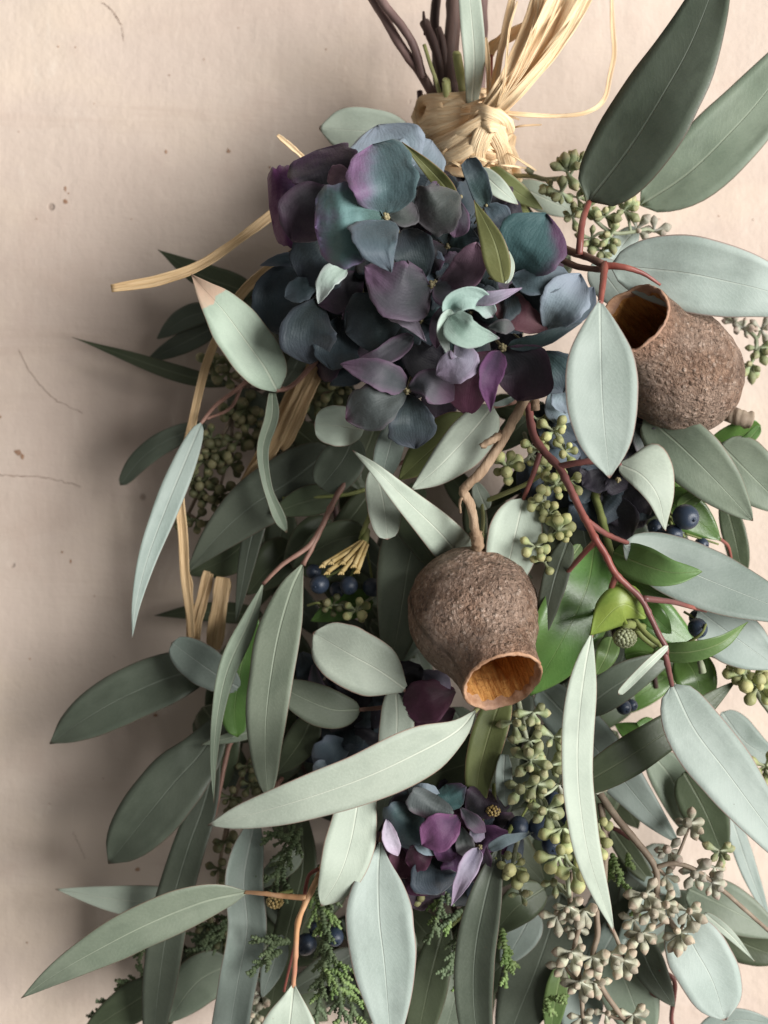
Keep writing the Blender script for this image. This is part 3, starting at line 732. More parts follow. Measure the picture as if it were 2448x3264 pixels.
branch("eucalyptus_branch", "long bright pale eucalyptus leaf hanging vertically right of the gum nut", "branch", (1890, 2000, 6.6),
  [(STEM_PINK, [([(1905, 1930, 5.8), (1892, 1990, 6.6), (1884, 2030, 7)], 8, 6), ([(1740, 2130, 3.6), (1720, 2200, 4)], 8, 7)])],
  [("P", [(1885, 2018, 7), (1864, 2130, 7.5), (1846, 2280, 7.9), (1840, 2430, 8), (1851, 2580, 8), (1882, 2750, 7.9), (1958, 2972, 7.4)], 49, [(0, .03), (.08, .5), (.2, .95), (.5, 1), (.75, .85), (.9, .45), (1, 0)], (.35, 0), dict(nl=34)),
   ("SB", [(1715, 2185, 4), (1850, 2330, 4.4), (1980, 2480, 4.7), (2080, 2600, 4.7), (2166, 2690, 4.4)], 78, (.4, .5), (.05, 0)),
   ("DB", [(1850, 2270, 5), (1960, 2188, 5.3), (2070, 2125, 5.3), (2165, 2083, 5)], 60, (.5, .6), (.0, .25)),
   ("D", [(1820, 2520, 5.4), (1960, 2440, 5.9), (2100, 2350, 5.7), (2220, 2270, 5.1), (2345, 2170, 4.6)], 64, (.5, .55), (-.1, .2)),
   ("S", [(2075, 2400, 3), (2150, 2500, 3), (2190, 2660, 2.8)], 66, (.5, .5), (.1, 0)),
   ("D", [(2180, 2460, 3.4), (2250, 2590, 3.4), (2310, 2740, 3.2)], 74, (.5, .5), (-.3, 0)),
   ("SB", [(2300, 2270, 3), (2380, 2370, 3), (2490, 2430, 2.8)], 58, (.5, .5), (.2, 0)),
   ], GB)

branch("eucalyptus_branch", "dark sage eucalyptus leaves below the right hand gum nut", "branch", (2050, 1330, 5),
  [(STEM_PINK, [([(1960, 1290, 4.4), (2030, 1320, 5), (2070, 1340, 5.2)], 8, 6), ([(2130, 1350, 3.8), (2240, 1380, 4.2), (2310, 1425, 4.4)], 8, 6)])],
  [("S", [(2055, 1325, 5.2), (2168, 1420, 5.6), (2282, 1532, 5.6), (2400, 1660, 5.2)], 98, (.5, .5), (-.25, .15)),
   ("S", [(2295, 1415, 4.4), (2390, 1510, 4.6), (2520, 1640, 4.4)], 94, (.5, .6), (-.05, .1)),
   ("D", [(2310, 1590, 3), (2342, 1710, 3.1), (2368, 1835, 2.8)], 40, (.4, .45), (-.2, 0)),
   ], GB)

branch("eucalyptus_branch", "oval blue grey eucalyptus leaf at lower right beside bare wall", "branch", (2120, 2860, 4),
  [(STEM_RED, [([(2020, 2980, 3.4), (2040, 3070, 3.6), (2075, 3160, 3.6), (2110, 3180, 3.8)], 9, 7), ([(2100, 3090, 4), (2150, 3130, 4), (2140, 3250, 3.6), (2160, 3290, 3.4)], 8, 7), ([(1935, 2630, 4), (1975, 2650, 4.2), (2010, 2675, 4.3)], 8, 6)])],
  [("PB", [(2140, 2885, 4.8), (2212, 3020, 5.1), (2270, 3125, 5.2), (2312, 3252, 5)], 100, [(0, .1), (.2, .7), (.45, 1), (.7, .95), (.9, .6), (1, .05)], (.15, 0)),
   ("S", [(2190, 2830, 3), (2330, 2900, 3.2), (2500, 2990, 3)], 78, (.5, .6), (.1, -.2)),
   ("D", [(2270, 2940, 2.6), (2380, 3010, 2.7), (2520, 3060, 2.6)], 66, (.5, .5), (-.2, 0)),
   ("P", [(2245, 2910, 4), (2330, 2982, 4.1), (2405, 3064, 3.8)], 17, (.5, .9), (.2, 0)),
   ("SB", [(2325, 2590, 2.5), (2390, 2780, 2.5), (2455, 2940, 2.4)], 30, (.4, .5), (.3, 0)),
   ("SB", [(2220, 3300, 3), (2340, 3252, 3.1), (2480, 3265, 3)], 40, (.5, .5), (0, .1)),
   ("S", [(1955, 3050, 3.4), (2010, 3170, 3.6), (2065, 3340, 3.4)], 92, (.5, .5), (.0, 0)),
   ("DB", [(2030, 2980, 3.8), (2080, 3100, 4), (2150, 3210, 4)], 52, (.5, .5), (-.15, 0)),
   ("SB", [(2000, 2740, 3), (2090, 2790, 3.1), (2170, 2860, 3)], 50, (.5, .5), (0, .1)),
   ("D", [(1950, 2640, 3), (2020, 2740, 3.2), (2090, 2830, 3)], 36, (.5, .5), (-.1, 0)),
   ], GB)

branch("eucalyptus_branch", "deep green eucalyptus leaf folded lengthwise at bottom centre", "branch", (1590, 2680, 5.4),
  [(STEM_GRN, [([(1640, 2620, 5), (1600, 2690, 5.7), (1580, 2740, 6)], 8, 6), ([(1490, 2900, 2.6), (1440, 2950, 3)], 8, 6)])],
  [("DB", [(1592, 2690, 5.9), (1548, 2860, 6.2), (1517, 3020, 6.2), (1510, 3180, 6.1), (1530, 3380, 5.8)], 64, [(0, .03), (.12, .5), (.35, .95), (.6, 1), (1, .7)], (-.25, 0), dict(cup=.3)),
   ("D", [(1735, 2830, 4), (1650, 2890, 4.3), (1565, 2985, 4)], 62, (.5, .55), (-.1, .1)),
   ("D", [(1420, 2940, 3), (1372, 3120, 3.2), (1325, 3340, 3)], 62, (.5, .45), (-.15, 0)),
   ("S", [(1480, 3060, 2.6), (1445, 3200, 2.7), (1405, 3340, 2.6)], 54, (.5, .4), (.1, 0)),
   ("DB", [(1790, 2850, 3), (1725, 3050, 3.4), (1645, 3250, 3.3), (1600, 3380, 3)], 108, (.5, .5), (-.1, 0)),
   ("SB", [(1700, 2900, 3.4), (1660, 2980, 3.6), (1600, 3080, 3.4)], 60, (.5, .5), (0, 0)),
   ("N", [(1795, 3070, 3.6), (1772, 3180, 3.7), (1750, 3330, 3.5)], 38, (.5, .5), (.1, 0)),
   ("SB", [(1860, 3130, 2.8), (1850, 3230, 2.9), (1830, 3340, 2.8)], 70, (.5, .5), (.1, 0)),
   ("S", [(1300, 2960, 4), (1318, 3040, 4.2), (1320, 3050, 4.2), (1322, 3060, 4.2)], 20, (.4, .6), (.2, 0)),
   ], GB)

branch("eucalyptus_branch", "olive eucalyptus leaf with red margin just under the gum nut", "branch", (1610, 2200, 5),
  [(STEM_GRN, [([(1640, 2130, 4.6), (1610, 2200, 5.4)], 8, 7)])],
  [("O", [(1608, 2200, 5.5), (1556, 2350, 5.9), (1522, 2500, 5.9), (1536, 2642, 5.7)], 56, (.45, .55), (-.1, .1), dict(cup=.22)),
   ("D", [(1660, 2410, 5), (1490, 2435, 5.2), (1300, 2500, 5)], 92, (.5, .55), (-.15, .2)),
   ("SB", [(1608, 2405, 6.1), (1606, 2490, 6.2), (1612, 2572, 6)], 27, [(0, .5), (.2, .9), (.7, 1), (1, .1)], (.15, 0), dict(cup=.3)),
   ], GB)

branch("eucalyptus_branch", "small leaves poking out round the raffia tie above the hydrangea", "branch", (1480, 590, 4.5),
  [(STEM_BRN, [([(1500, 560, 3.6), (1480, 600, 4.6), (1440, 660, 5)], 9, 8), ([(1420, 640, 5.4), (1455, 632, 6)], 6, 6)])],
  [("O", [(1456, 636, 6), (1375, 545, 6.8), (1281, 452, 7)], 27, (.6, .8), (-.6, 0), dict(cup=.3)),
   ("P", [(1350, 480, 3), (1200, 425, 3.3), (1018, 408, 3.1)], 78, [(0, .2), (.3, .9), (.6, 1), (.85, .75), (1, .05)], (.2, .2)),
   ("O", [(1500, 515, 4), (1600, 580, 4.1), (1730, 668, 3.6)], 38, (.5, .5), (-.2, .2)),
   ("P", [(1525, 540, 5), (1590, 600, 5.2), (1652, 652, 5)], 32, (.5, .6), (.2, .1)),
   ("O", [(1607, 902, 8), (1578, 775, 8.4), (1511, 638, 8.1)], 46, (.5, .75), (-.15, 0), dict(wP=52, wM=34)),
   ("P", [(1612, 905, 7.8), (1626, 850, 7.9), (1622, 800, 7.8)], 16, (.5, .5), (.2, 0)),
   ], GB)

# dark foliage that fills the bouquet behind the front leaves
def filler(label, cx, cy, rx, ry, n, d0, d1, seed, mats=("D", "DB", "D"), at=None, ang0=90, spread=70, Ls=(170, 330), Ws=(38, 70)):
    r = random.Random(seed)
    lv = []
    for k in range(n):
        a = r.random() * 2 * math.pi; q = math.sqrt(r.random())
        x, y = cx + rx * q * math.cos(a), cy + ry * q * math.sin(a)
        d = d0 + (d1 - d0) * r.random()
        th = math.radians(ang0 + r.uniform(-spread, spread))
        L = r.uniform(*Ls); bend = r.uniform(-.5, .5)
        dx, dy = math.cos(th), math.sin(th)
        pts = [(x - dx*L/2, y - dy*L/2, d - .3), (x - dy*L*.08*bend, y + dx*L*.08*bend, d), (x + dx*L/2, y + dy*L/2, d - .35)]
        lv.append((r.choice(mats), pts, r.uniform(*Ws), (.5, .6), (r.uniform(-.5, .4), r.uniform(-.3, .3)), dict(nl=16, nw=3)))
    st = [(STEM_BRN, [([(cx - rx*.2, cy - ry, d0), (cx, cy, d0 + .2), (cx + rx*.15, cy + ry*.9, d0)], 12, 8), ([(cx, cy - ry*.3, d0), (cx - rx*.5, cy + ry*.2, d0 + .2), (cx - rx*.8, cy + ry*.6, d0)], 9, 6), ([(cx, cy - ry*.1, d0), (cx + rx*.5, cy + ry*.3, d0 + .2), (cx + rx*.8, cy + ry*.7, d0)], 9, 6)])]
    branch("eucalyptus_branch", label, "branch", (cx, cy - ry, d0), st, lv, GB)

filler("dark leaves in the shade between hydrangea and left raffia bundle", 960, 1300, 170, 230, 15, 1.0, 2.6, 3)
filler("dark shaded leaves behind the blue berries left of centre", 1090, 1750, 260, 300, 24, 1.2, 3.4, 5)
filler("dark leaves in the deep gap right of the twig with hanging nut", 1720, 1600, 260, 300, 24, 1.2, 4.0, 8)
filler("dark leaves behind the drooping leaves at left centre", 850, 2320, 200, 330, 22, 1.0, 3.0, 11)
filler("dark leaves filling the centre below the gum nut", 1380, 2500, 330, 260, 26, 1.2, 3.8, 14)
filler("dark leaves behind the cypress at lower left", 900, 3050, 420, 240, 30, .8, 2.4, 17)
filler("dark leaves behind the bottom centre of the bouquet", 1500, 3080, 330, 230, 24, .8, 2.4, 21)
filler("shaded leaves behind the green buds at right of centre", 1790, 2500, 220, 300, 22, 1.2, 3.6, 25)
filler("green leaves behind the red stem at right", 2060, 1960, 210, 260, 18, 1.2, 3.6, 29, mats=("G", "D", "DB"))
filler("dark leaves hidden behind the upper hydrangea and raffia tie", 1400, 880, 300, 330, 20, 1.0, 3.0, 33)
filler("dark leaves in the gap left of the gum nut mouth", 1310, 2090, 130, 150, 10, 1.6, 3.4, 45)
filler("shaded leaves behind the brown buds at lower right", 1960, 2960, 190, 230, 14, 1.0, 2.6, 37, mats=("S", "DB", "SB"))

GV = "glossy leafed berry sprigs"
branch("glossy_sprig", "glossy green leaf sprig beside the gum nut with yellow green leaf and small flower bud", "sprig", (1900, 1740, 5),
  [(STEM_GRN, [([(1890, 1560, 4), (1920, 1660, 4.6), (1945, 1760, 5), (1970, 1900, 5.6), (2030, 2010, 6), (2100, 2070, 6)], 13, 9), ([(1990, 1930, 5.8), (2050, 2010, 6.4), (2110, 2060, 6.6)], 9, 8)])],
  [("G", [(1895, 1740, 5.4), (1868, 1880, 6.0), (1795, 2035, 6.2), (1690, 2218, 5.8)], 112, [(0, .1), (.25, .8), (.5, 1), (.75, .75), (.92, .3), (1, .0)], (.3, .05)),
   ("L", [(2058, 1970, 6.8), (1980, 1928, 7.3), (1882, 2025, 7.1)], 66, [(0, .05), (.15, .4), (.4, 1), (.62, .85), (.85, .38), (1, .0)], (.25, .1), dict(cup=-.3, wave=.08)),
   ("N", [(1950, 2030, 6), (1932, 2090, 6.3), (1900, 2152, 6.2)], 36, (.5, .5), (.1, .1)),
   ("N", [(2080, 2078, 6), (2200, 2078, 6.5), (2300, 2048, 6.6), (2384, 1982, 6.3)], 34, (.5, .7), (.2, .3), dict(cup=.3)),
   ("N", [(1955, 1760, 5.8), (2050, 1800, 6.6), (2140, 1825, 7.0), (2238, 1822, 7.0)], 60, (.5, .5), (.05, -.2), dict(cup=.25)),
   ("G", [(1960, 1790, 5), (2050, 1870, 5.2), (2160, 1910, 5.2)], 55, (.5, .6), (-.1, .2)),
   ("G", [(2170, 2080, 4), (2220, 2160, 4.2), (2245, 2275, 4)], 68, (.5, .5), (.1, 0)),
   ("G", [(2030, 1920, 5), (2090, 1970, 5.2), (2140, 2020, 5)], 40, (.5, .5), (0, .1)),
   ("N", [(1850, 1735, 5.6), (1815, 1790, 5.8), (1795, 1850, 5.8)], 22, (.5, .6), (.2, 0)),
   ("G", [(1990, 2090, 5), (2060, 2080, 5.1), (2120, 2120, 5)], 50, (.5, .5), (.1, .1)),
   ("G", [(2080, 2290, 3.6), (2040, 2340, 3.8), (1960, 2310, 3.6)], 40, (.5, .5), (0, .1)),
   ], GV)
branch("glossy_sprig", "dark glossy leaves by the blue black berries at right edge", "sprig", (2110, 1560, 4),
  [(STEM_GRN, [([(2060, 1540, 4), (2130, 1590, 4.4), (2200, 1640, 4.5)], 9, 7)]), (STEM_RED, [([(2290, 1715, 4.4), (2320, 1740, 4.2), (2332, 1790, 4)], 6, 5)])],
  [("G", [(2100, 1580, 4.5), (2200, 1640, 4.7), (2298, 1722, 4.5)], 64, (.5, .6), (.1, .1)),
   ("G", [(2255, 1430, 4), (2330, 1400, 4.1), (2425, 1355, 4.3)], 44, (.5, .45), (-.1, .2), dict(cup=.3)),
   ("N", [(2330, 1420, 4.4), (2385, 1400, 4.6), (2422, 1358, 4.8)], 18, (.5, .4), (.2, .2)),
   ("N", [(2160, 1620, 4.9), (2210, 1585, 5), (2262, 1560, 4.9)], 26, (.5, .5), (.1, .1)),
   ("G", [(2120, 1500, 4), (2180, 1560, 4.1), (2260, 1590, 4)], 50, (.5, .5), (-.1, 0)),
   ], GV)
branch("glossy_sprig", "dark green leaves over the berries left of the gum nut", "sprig", (1150, 1600, 3.6),
  [(STEM_GRN, [([(1170, 1560, 3.8), (1080, 1580, 3.9), (900, 1588, 3.8)], 7, 5), ([(1180, 1640, 4), (1160, 1690, 4.3), (1150, 1720, 4.5)], 9, 8)])],
  [("D", [(1080, 1580, 3.8), (970, 1600, 3.9), (860, 1640, 3.8)], 50, (.5, .6), (0, .2)),
   ("D", [(1170, 1700, 3.7), (1050, 1730, 3.8), (930, 1810, 3.6)], 60, (.5, .6), (0, .1)),
   ("G", [(1190, 1920, 3.6), (1100, 1930, 3.7), (990, 1980, 3.6)], 48, (.5, .6), (0, .2)),
   ], GV)

# ------------------------------------------------------------------ hydrangea heads: thing > floret > petal
def floret_centre(x, y, d, r, parent, back=None):
    """bead-like middle of a floret with its short stalk going back into the head"""
    v, f, uv = [], [], []
    bx, by, bd = back if back else (x, y, d - 1.0)
    tube_geo(v, f, uv, [(bx, by, bd), ((x + bx) / 2, (y + by) / 2, (d + bd) / 2), (x, y, d - .05)], r * .28, r * .34, sides=6)
    rr = random.Random(int(x * 7 + y))
    for k in range(6):
        a = k * 2 * math.pi / 5 + rr.random()
        q = r * .5 if k < 5 else 0
        cx, cy = x + q * math.cos(a), y + q * math.sin(a)
        c = P(cx, cy, d + (.06 if k == 5 else 0)); rad = r * U * .42
        b = len(v)
        for i in range(5):
            th = math.pi * i / 4
            for j in range(7):
                ph = 2 * math.pi * j / 7
                v.append(c + Vector((math.sin(th) * math.cos(ph), -math.cos(th), math.sin(th) * math.sin(ph))) * rad)
                uv.append((j / 7, i / 4))
        for i in range(4):
            for j in range(7):
                f.append((b + i*7 + j, b + i*7 + (j+1) % 7, b + (i+1)*7 + (j+1) % 7, b + (i+1)*7 + j))
    return link("floret", mesh_from("floret", v, f, CENTRE, uv), parent)

PETAL = [(0, .14), (.18, .55), (.42, .92), (.62, 1.0), (.8, .82), (.93, .40), (1, .04)]
def head(label, at, florets, stem):
    t = thing("hydrangea_head", label, "flower", at, "hydrangea heads in the bouquet")
    tubes("stem", [stem], STEM_GRN, t)
    for c, r, petals in florets:
        fl = floret_centre(c[0], c[1], c[2], r, t, (c[0] + (at[0] - c[0]) * .25, c[1] + (at[1] - c[1]) * .25, c[2] - 1.3))
        for row in petals:
            mk, pts, W = row[:3]
            ex = row[3] if len(row) > 3 else {}
            W *= 1.16
            ex = dict(dict(prof=PETAL, F=(.0, .0), cup=.24, wave=.13, nl=20, nw=7, thick=.00012, rag=.16, crinkle=.05), **ex)
            sheet("petal", pts, W, PM[mk], parent=fl, **ex)
    return t

def back_petals(cx, cy, rx, ry, d0, d1, n, seed, mats):
    """more of the same four-petalled florets deeper in the head"""
    r = random.Random(seed); out = []
    for k in range(n):
        a = 2 * math.pi * (k * .618); q = math.sqrt((k + .5) / n)
        x, y = cx + rx * q * math.cos(a), cy + ry * q * math.sin(a)
        d = d1 + (d0 - d1) * q * q + r.uniform(-.2, .2)
        pet = []
        a0 = r.random() * 6.28
        for m in range(4):
            th = a0 + m * math.pi / 2 + r.uniform(-.2, .2); L = r.uniform(95, 135)
            dx, dy = math.cos(th), math.sin(th)
            e = r.uniform(-.5, .3)
            pet.append((r.choice(mats), [(x + dx*6, y + dy*6, d), (x + dx*L*.55, y + dy*L*.55, d + .25), (x + dx*L, y + dy*L, d + e)], r.uniform(48, 66), dict(F=(r.uniform(-.3, .3), r.uniform(-.3, .3)))))
        out.append(((x, y, d), 13, pet))
    return out

H1 = [
 ((1228, 692, 7.7), 17, [
  ("purpteal", [(1231, 684, 7.7), (1226, 600, 8.2), (1204, 505, 8.0), (1187, 460, 7.7)], 96, dict(prof=(.5, .36), F=(.1, .1), cup=.3)),
  ("tealpurp", [(1222, 690, 7.7), (1120, 712, 8.3), (1003, 725, 7.9)], 116, dict(prof=(.5, .32), F=(.05, -.15), cup=.05, wave=.05)),
  ("slate", [(1240, 702, 7.9), (1232, 780, 8.8), (1248, 868, 8.7)], 70, dict(prof=(.5, .62), wP=38, wM=118, F=(.1, -.1), cup=.1)),
  ("grey", [(1240, 690, 7.6), (1285, 682, 7.6), (1327, 655, 7.3)], 42)]),
 ((1052, 610, 6.6), 13, [
  ("plum", [(1050, 615, 6.6), (1036, 550, 6.9), (1010, 478, 6.6)], 98, dict(prof=(.45, .25), F=(-.2, .2))),
  ("purple", [(985, 645, 6.2), (915, 655, 6.5), (858, 662, 6.1)], 112, dict(prof=(.4, .28), F=(.1, 0), cup=-.3)),
  ("plum", [(1062, 600, 6.7), (990, 665, 7.2), (932, 770, 6.8)], 80, dict(F=(-.1, .1))),
  ("pink", [(1122, 592, 7.3), (1086, 566, 7.4), (1046, 552, 7.2)], 32, dict(prof=(.4, .25)))]),
 ((1262, 575, 4.6), 13, [
  ("pblue", [(1245, 570, 4.5), (1232, 480, 4.9), (1205, 398, 4.6)], 112, dict(F=(.1, -.3))),
  ("pblue", [(1275, 570, 4.5), (1335, 505, 4.8), (1376, 448, 4.5)], 74, dict(F=(.2, -.1)))]),
 ((1050, 800, 6.0), 12, [
  ("dteal", [(1090, 760, 6.4), (1020, 830, 6.6), (966, 900, 6.2)], 84),
  ("navy", [(970, 850, 5.1), (895, 930, 5.4), (885, 1065, 5.0)], 78, dict(F=(-.1, 0))),
  ("slate", [(962, 832, 5.5), (900, 828, 5.7), (828, 846, 5.4)], 19, dict(prof=(.4, .6), cup=.5)),
  ("slate", [(1015, 895, 6.1), (962, 920, 6.4), (908, 948, 6.2)], 34)]),
 ((1055, 940, 6.2), 12, [
  ("pmint", [(1104, 848, 6.8), (1045, 888, 7.0), (1014, 968, 6.8)], 30, dict(prof=(.4, .5), F=(-.3, .2))),
  ("plum", [(1155, 868, 6.3), (1095, 922, 6.6), (1015, 972, 6.2)], 58),
  ("dteal", [(1015, 955, 6.0), (982, 1050, 6.5), (990, 1160, 6.0)], 78, dict(F=(-.15, .1))),
  ("navy", [(1085, 1010, 6.0), (1072, 1100, 6.3), (1060, 1180, 5.9)], 66)]),
 ((1375, 907, 7.0), 16, [
  ("mauve", [(1370, 910, 7.0), (1280, 925, 7.5), (1162, 848, 7.2)], 84, dict(F=(0, -.2), prof=(.5, .5))),
  ("dteal", [(1290, 1005, 6.4), (1190, 1022, 6.8), (1102, 1062, 6.5)], 84, dict(F=(0, .1))),
  ("dteal", [(1345, 895, 6.7), (1320, 805, 7.1), (1288, 728, 6.9)], 60),
  ("mauve", [(1385, 908, 7.0), (1440, 935, 7.3), (1502, 950, 7.1)], 42, dict(prof=(.5, .6), F=(.1, -.3))),
  ("pink", [(1402, 905, 7.0), (1486, 862, 7.6), (1520, 772, 7.8)], 48, dict(F=(-.2, .1), cup=.35))]),
 ((1464, 628, 7.0), 12, [
  ("grey", [(1464, 620, 7.1), (1400, 662, 7.6), (1326, 700, 7.2)], 74, dict(F=(-.1, -.15))),
  ("mauve", [(1462, 640, 7.0), (1462, 700, 7.2), (1448, 758, 7.0)], 32),
  ("mauve", [(1400, 610, 7.3), (1385, 590, 7.5), (1392, 578, 7.5)], 12)]),
 ((1550, 655, 6.9), 12, [
  ("teal", [(1548, 660, 6.9), (1521, 572, 7.3), (1488, 506, 7.3)], 31, dict(prof=(.3, .22), F=(-.2, .1))),
  ("slate", [(1545, 652, 6.9), (1590, 685, 7.1), (1606, 728, 6.9)], 32, dict(F=(.2, 0)))]),
 ((1612, 890, 7.1), 14, [
  ("tealside", [(1622, 884, 7.1), (1688, 785, 7.7), (1742, 680, 7.4)], 98, dict(F=(-.1, 0), cup=.15)),
  ("slate", [(1630, 888, 7.3), (1710, 896, 7.6), (1812, 872, 7.4)], 40, dict(F=(.1, -.2), prof=(.5, .45))),
  ("dteal", [(1635, 900, 6.9), (1680, 965, 7.2), (1725, 1040, 6.9)], 80),
  ("lilac", [(1478, 950, 7.6), (1570, 948, 8.0), (1664, 918, 7.8)], 21, dict(prof=(.4, .6), F=(0, -.5), cup=.3)),
  ("maroon", [(1590, 950, 6.9), (1665, 1010, 7.3), (1760, 1055, 7.0)], 48, dict(F=(.1, -.2), prof=(.4, .6)))]),
 ((1748, 1058, 6.7), 11, [
  ("pblue", [(1742, 1055, 7.0), (1795, 965, 7.6), (1850, 872, 7.4)], 66, dict(F=(.2, 0))),
  ("slate", [(1762, 1042, 6.3), (1840, 990, 6.4), (1892, 915, 6.2)], 34, dict(F=(.3, .1))),
  ("pblue", [(1768, 1215, 6.0), (1790, 1262, 6.2), (1803, 1318, 6.0)], 32)]),
 ((1440, 1040, 7.4), 12, [
  ("pmint", [(1438, 985, 7.8), (1412, 1055, 8.1), (1432, 1138, 7.8)], 19, dict(prof=(.4, .5), F=(.3, 0))),
  ("mint", [(1436, 1005, 8.0), (1490, 1062, 8.3), (1592, 1078, 7.9)], 44, dict(prof=(.35, .7), F=(.25, -.1))),
  ("mint", [(1446, 1030, 7.5), (1444, 968, 7.9), (1520, 952, 7.9), (1572, 1010, 7.6)], 30, dict(prof=(.35, .3), F=(.1, .1), cup=.5, nl=24)),
  ("lilac", [(1456, 1095, 7.5), (1478, 1150, 7.9), (1390, 1195, 7.6)], 48, dict(F=(.15, -.1), cup=.1, wave=.16)),
  ("grey", [(1555, 1045, 7.6), (1600, 1040, 7.8), (1640, 1048, 7.6)], 20, dict(F=(.2, -.1))),
  ("plum", [(1432, 958, 7.2), (1392, 1030, 7.4), (1392, 1112, 7.0)], 20, dict(F=(-.2, 0)))]),
 ((1225, 985, 6.6), 10, [
  ("plilac", [(1226, 984, 7.0), (1298, 1018, 7.3), (1358, 1088, 7.1)], 25, dict(prof=(.45, .7), F=(.2, -.1), cup=.5)),
  ("mauve", [(1318, 1070, 6.9), (1220, 1135, 7.2), (1126, 1156, 6.9)], 30, dict(prof=(.5, .5), F=(.1, -.3))),
  ("black", [(1320, 1080, 6.4), (1340, 1140, 6.6), (1420, 1170, 6.3)], 60)]),
 ((1298, 1246, 7.0), 14, [
  ("mauve", [(1294, 1236, 7.0), (1200, 1188, 7.6), (1085, 1160, 7.2)], 42, dict(prof=(.45, .5), F=(.1, -.25))),
  ("mauve", [(1302, 1236, 7.0), (1370, 1225, 7.4), (1446, 1276, 7.0)], 46, dict(F=(-.1, -.2))),
  ("greym", [(1292, 1252, 7.0), (1200, 1290, 7.5), (1102, 1338, 7.1)], 66, dict(F=(0, -.15), cup=.1)),
  ("dteal", [(1302, 1258, 6.8), (1312, 1345, 7.1), (1325, 1430, 6.6)], 68)]),
 ((1602, 1108, 7.2), 16, [
  ("pmaud", [(1592, 1118, 7.4), (1560, 1210, 7.9), (1563, 1314, 7.5)], 34, dict(prof=(.45, .7), F=(.1, 0), cup=.4)),
  ("plum", [(1608, 1115, 7.1), (1670, 1180, 7.5), (1650, 1278, 7.1)], 82, dict(F=(-.1, .1))),
  ("teal", [(1618, 1104, 7.2), (1720, 1085, 7.5), (1856, 1026, 7.2)], 21, dict(prof=(.5, .6), F=(.1, -.4))),
  ("wine", [(1590, 1120, 6.8), (1500, 1215, 7.0), (1490, 1325, 6.6)], 62)]),
 ((1715, 1125, 6.4), 11, [
  ("teal", [(1715, 1125, 6.4), (1768, 1190, 6.7), (1796, 1252, 6.4)], 68),
  ("pmint", [(1645, 1265, 6.9), (1600, 1285, 7.0), (1560, 1290, 6.9)], 9, dict(prof=(.5, .5)))]),
]
H1 += back_petals(1320, 880, 390, 370, 3.2, 5.2, 26, 41, ("navy", "black", "dteal", "plum", "black"))
H1 += back_petals(1330, 900, 330, 300, 4.8, 6.5, 15, 43, ("dteal", "navy", "plum", "teal", "mauve", "dteal", "slate"))
head("large teal and purple hydrangea head below the raffia tie", (1400, 880, 3), H1, ([(1480, 560, 3), (1440, 700, 3), (1400, 880, 3.4)], 16, 14))

H2 = [
 ((1400, 2640, 6.0), 10, [
  ("pblue", [(1300, 2520, 5.9), (1350, 2528, 6.3), (1405, 2540, 6.1)], 28, dict(F=(.1, -.2))),
  ("mauve", [(1300, 2520, 5.9), (1288, 2560, 6.1), (1312, 2594, 6)], 34),
  ("teal", [(1345, 2590, 6.0), (1290, 2630, 6.4), (1235, 2668, 6.1)], 70),
  ("plilac", [(1233, 2610, 6.3), (1243, 2670, 6.5), (1268, 2728, 6.3)], 23, dict(F=(.2, .1))),
  ("greym", [(1395, 2535, 6.3), (1374, 2570, 6.6), (1362, 2610, 6.5)], 66, dict(prof=(.3, .3), F=(0, .2)))]),
 ((1455, 2630, 6.3), 11, [
  ("pmaud", [(1465, 2605, 6.5), (1405, 2650, 6.9), (1345, 2695, 6.7)], 52),
  ("pblue", [(1322, 2672, 6.4), (1352, 2708, 6.6), (1405, 2722, 6.4)], 15, dict(prof=(.4, .5))),
  ("pmaud", [(1455, 2680, 6.4), (1420, 2710, 6.6), (1396, 2742, 6.5)], 34),
  ("wine", [(1378, 2718, 6.2), (1335, 2735, 6.4), (1292, 2746, 6.2)], 38),
  ("wine", [(1330, 2700, 5.8), (1280, 2740, 6.0), (1300, 2800, 5.8)], 40)]),
 ((1400, 2735, 6.0), 10, [
  ("navy", [(1385, 2735, 6.0), (1380, 2790, 6.4), (1396, 2852, 6.1)], 64, dict(F=(0, .1))),
  ("pmaud", [(1430, 2700, 6.1), (1450, 2760, 6.3), (1440, 2820, 6.0)], 40),
  ("grey", [(1468, 2635, 6.3), (1480, 2690, 6.6), (1492, 2735, 6.4)], 26)]),
 ((1530, 2700, 6.6), 10, [
  ("lilac", [(1524, 2702, 6.7), (1482, 2790, 7.0), (1438, 2888, 6.7)], 29, dict(prof=(.5, .75), F=(-.1, 0), cup=.3)),
  ("mauve", [(1468, 2575, 6.5), (1510, 2622, 6.7), (1548, 2652, 6.5)], 22),
  ("lilac", [(1500, 2640, 6.4), (1520, 2660, 6.5), (1545, 2670, 6.4)], 20),
  ("pblue", [(1556, 2706, 6.3), (1610, 2680, 6.5), (1700, 2654, 6.2)], 17, dict(prof=(.4, .7), F=(.1, .3)))]),
]
H2 += [((1340, 2640, 5.6), 10, [("pmaud", [(1330, 2600, 5.7), (1290, 2680, 6.0), (1250, 2750, 5.7)], 52), ("teal", [(1350, 2560, 5.6), (1300, 2580, 5.9), (1240, 2610, 5.6)], 52), ("wine", [(1400, 2760, 5.6), (1340, 2800, 5.9), (1290, 2790, 5.6)], 50)]),
 ((1500, 2640, 5.6), 10, [("plum", [(1490, 2600, 5.7), (1530, 2560, 6.0), (1560, 2520, 5.7)], 52), ("pmaud", [(1500, 2660, 5.7), (1560, 2680, 6.0), (1610, 2720, 5.7)], 48), ("plum", [(1490, 2680, 5.7), (1510, 2740, 6.0), (1500, 2810, 5.7)], 52), ("tealside", [(1470, 2570, 5.9), (1440, 2540, 6.2), (1420, 2500, 5.9)], 50)])]
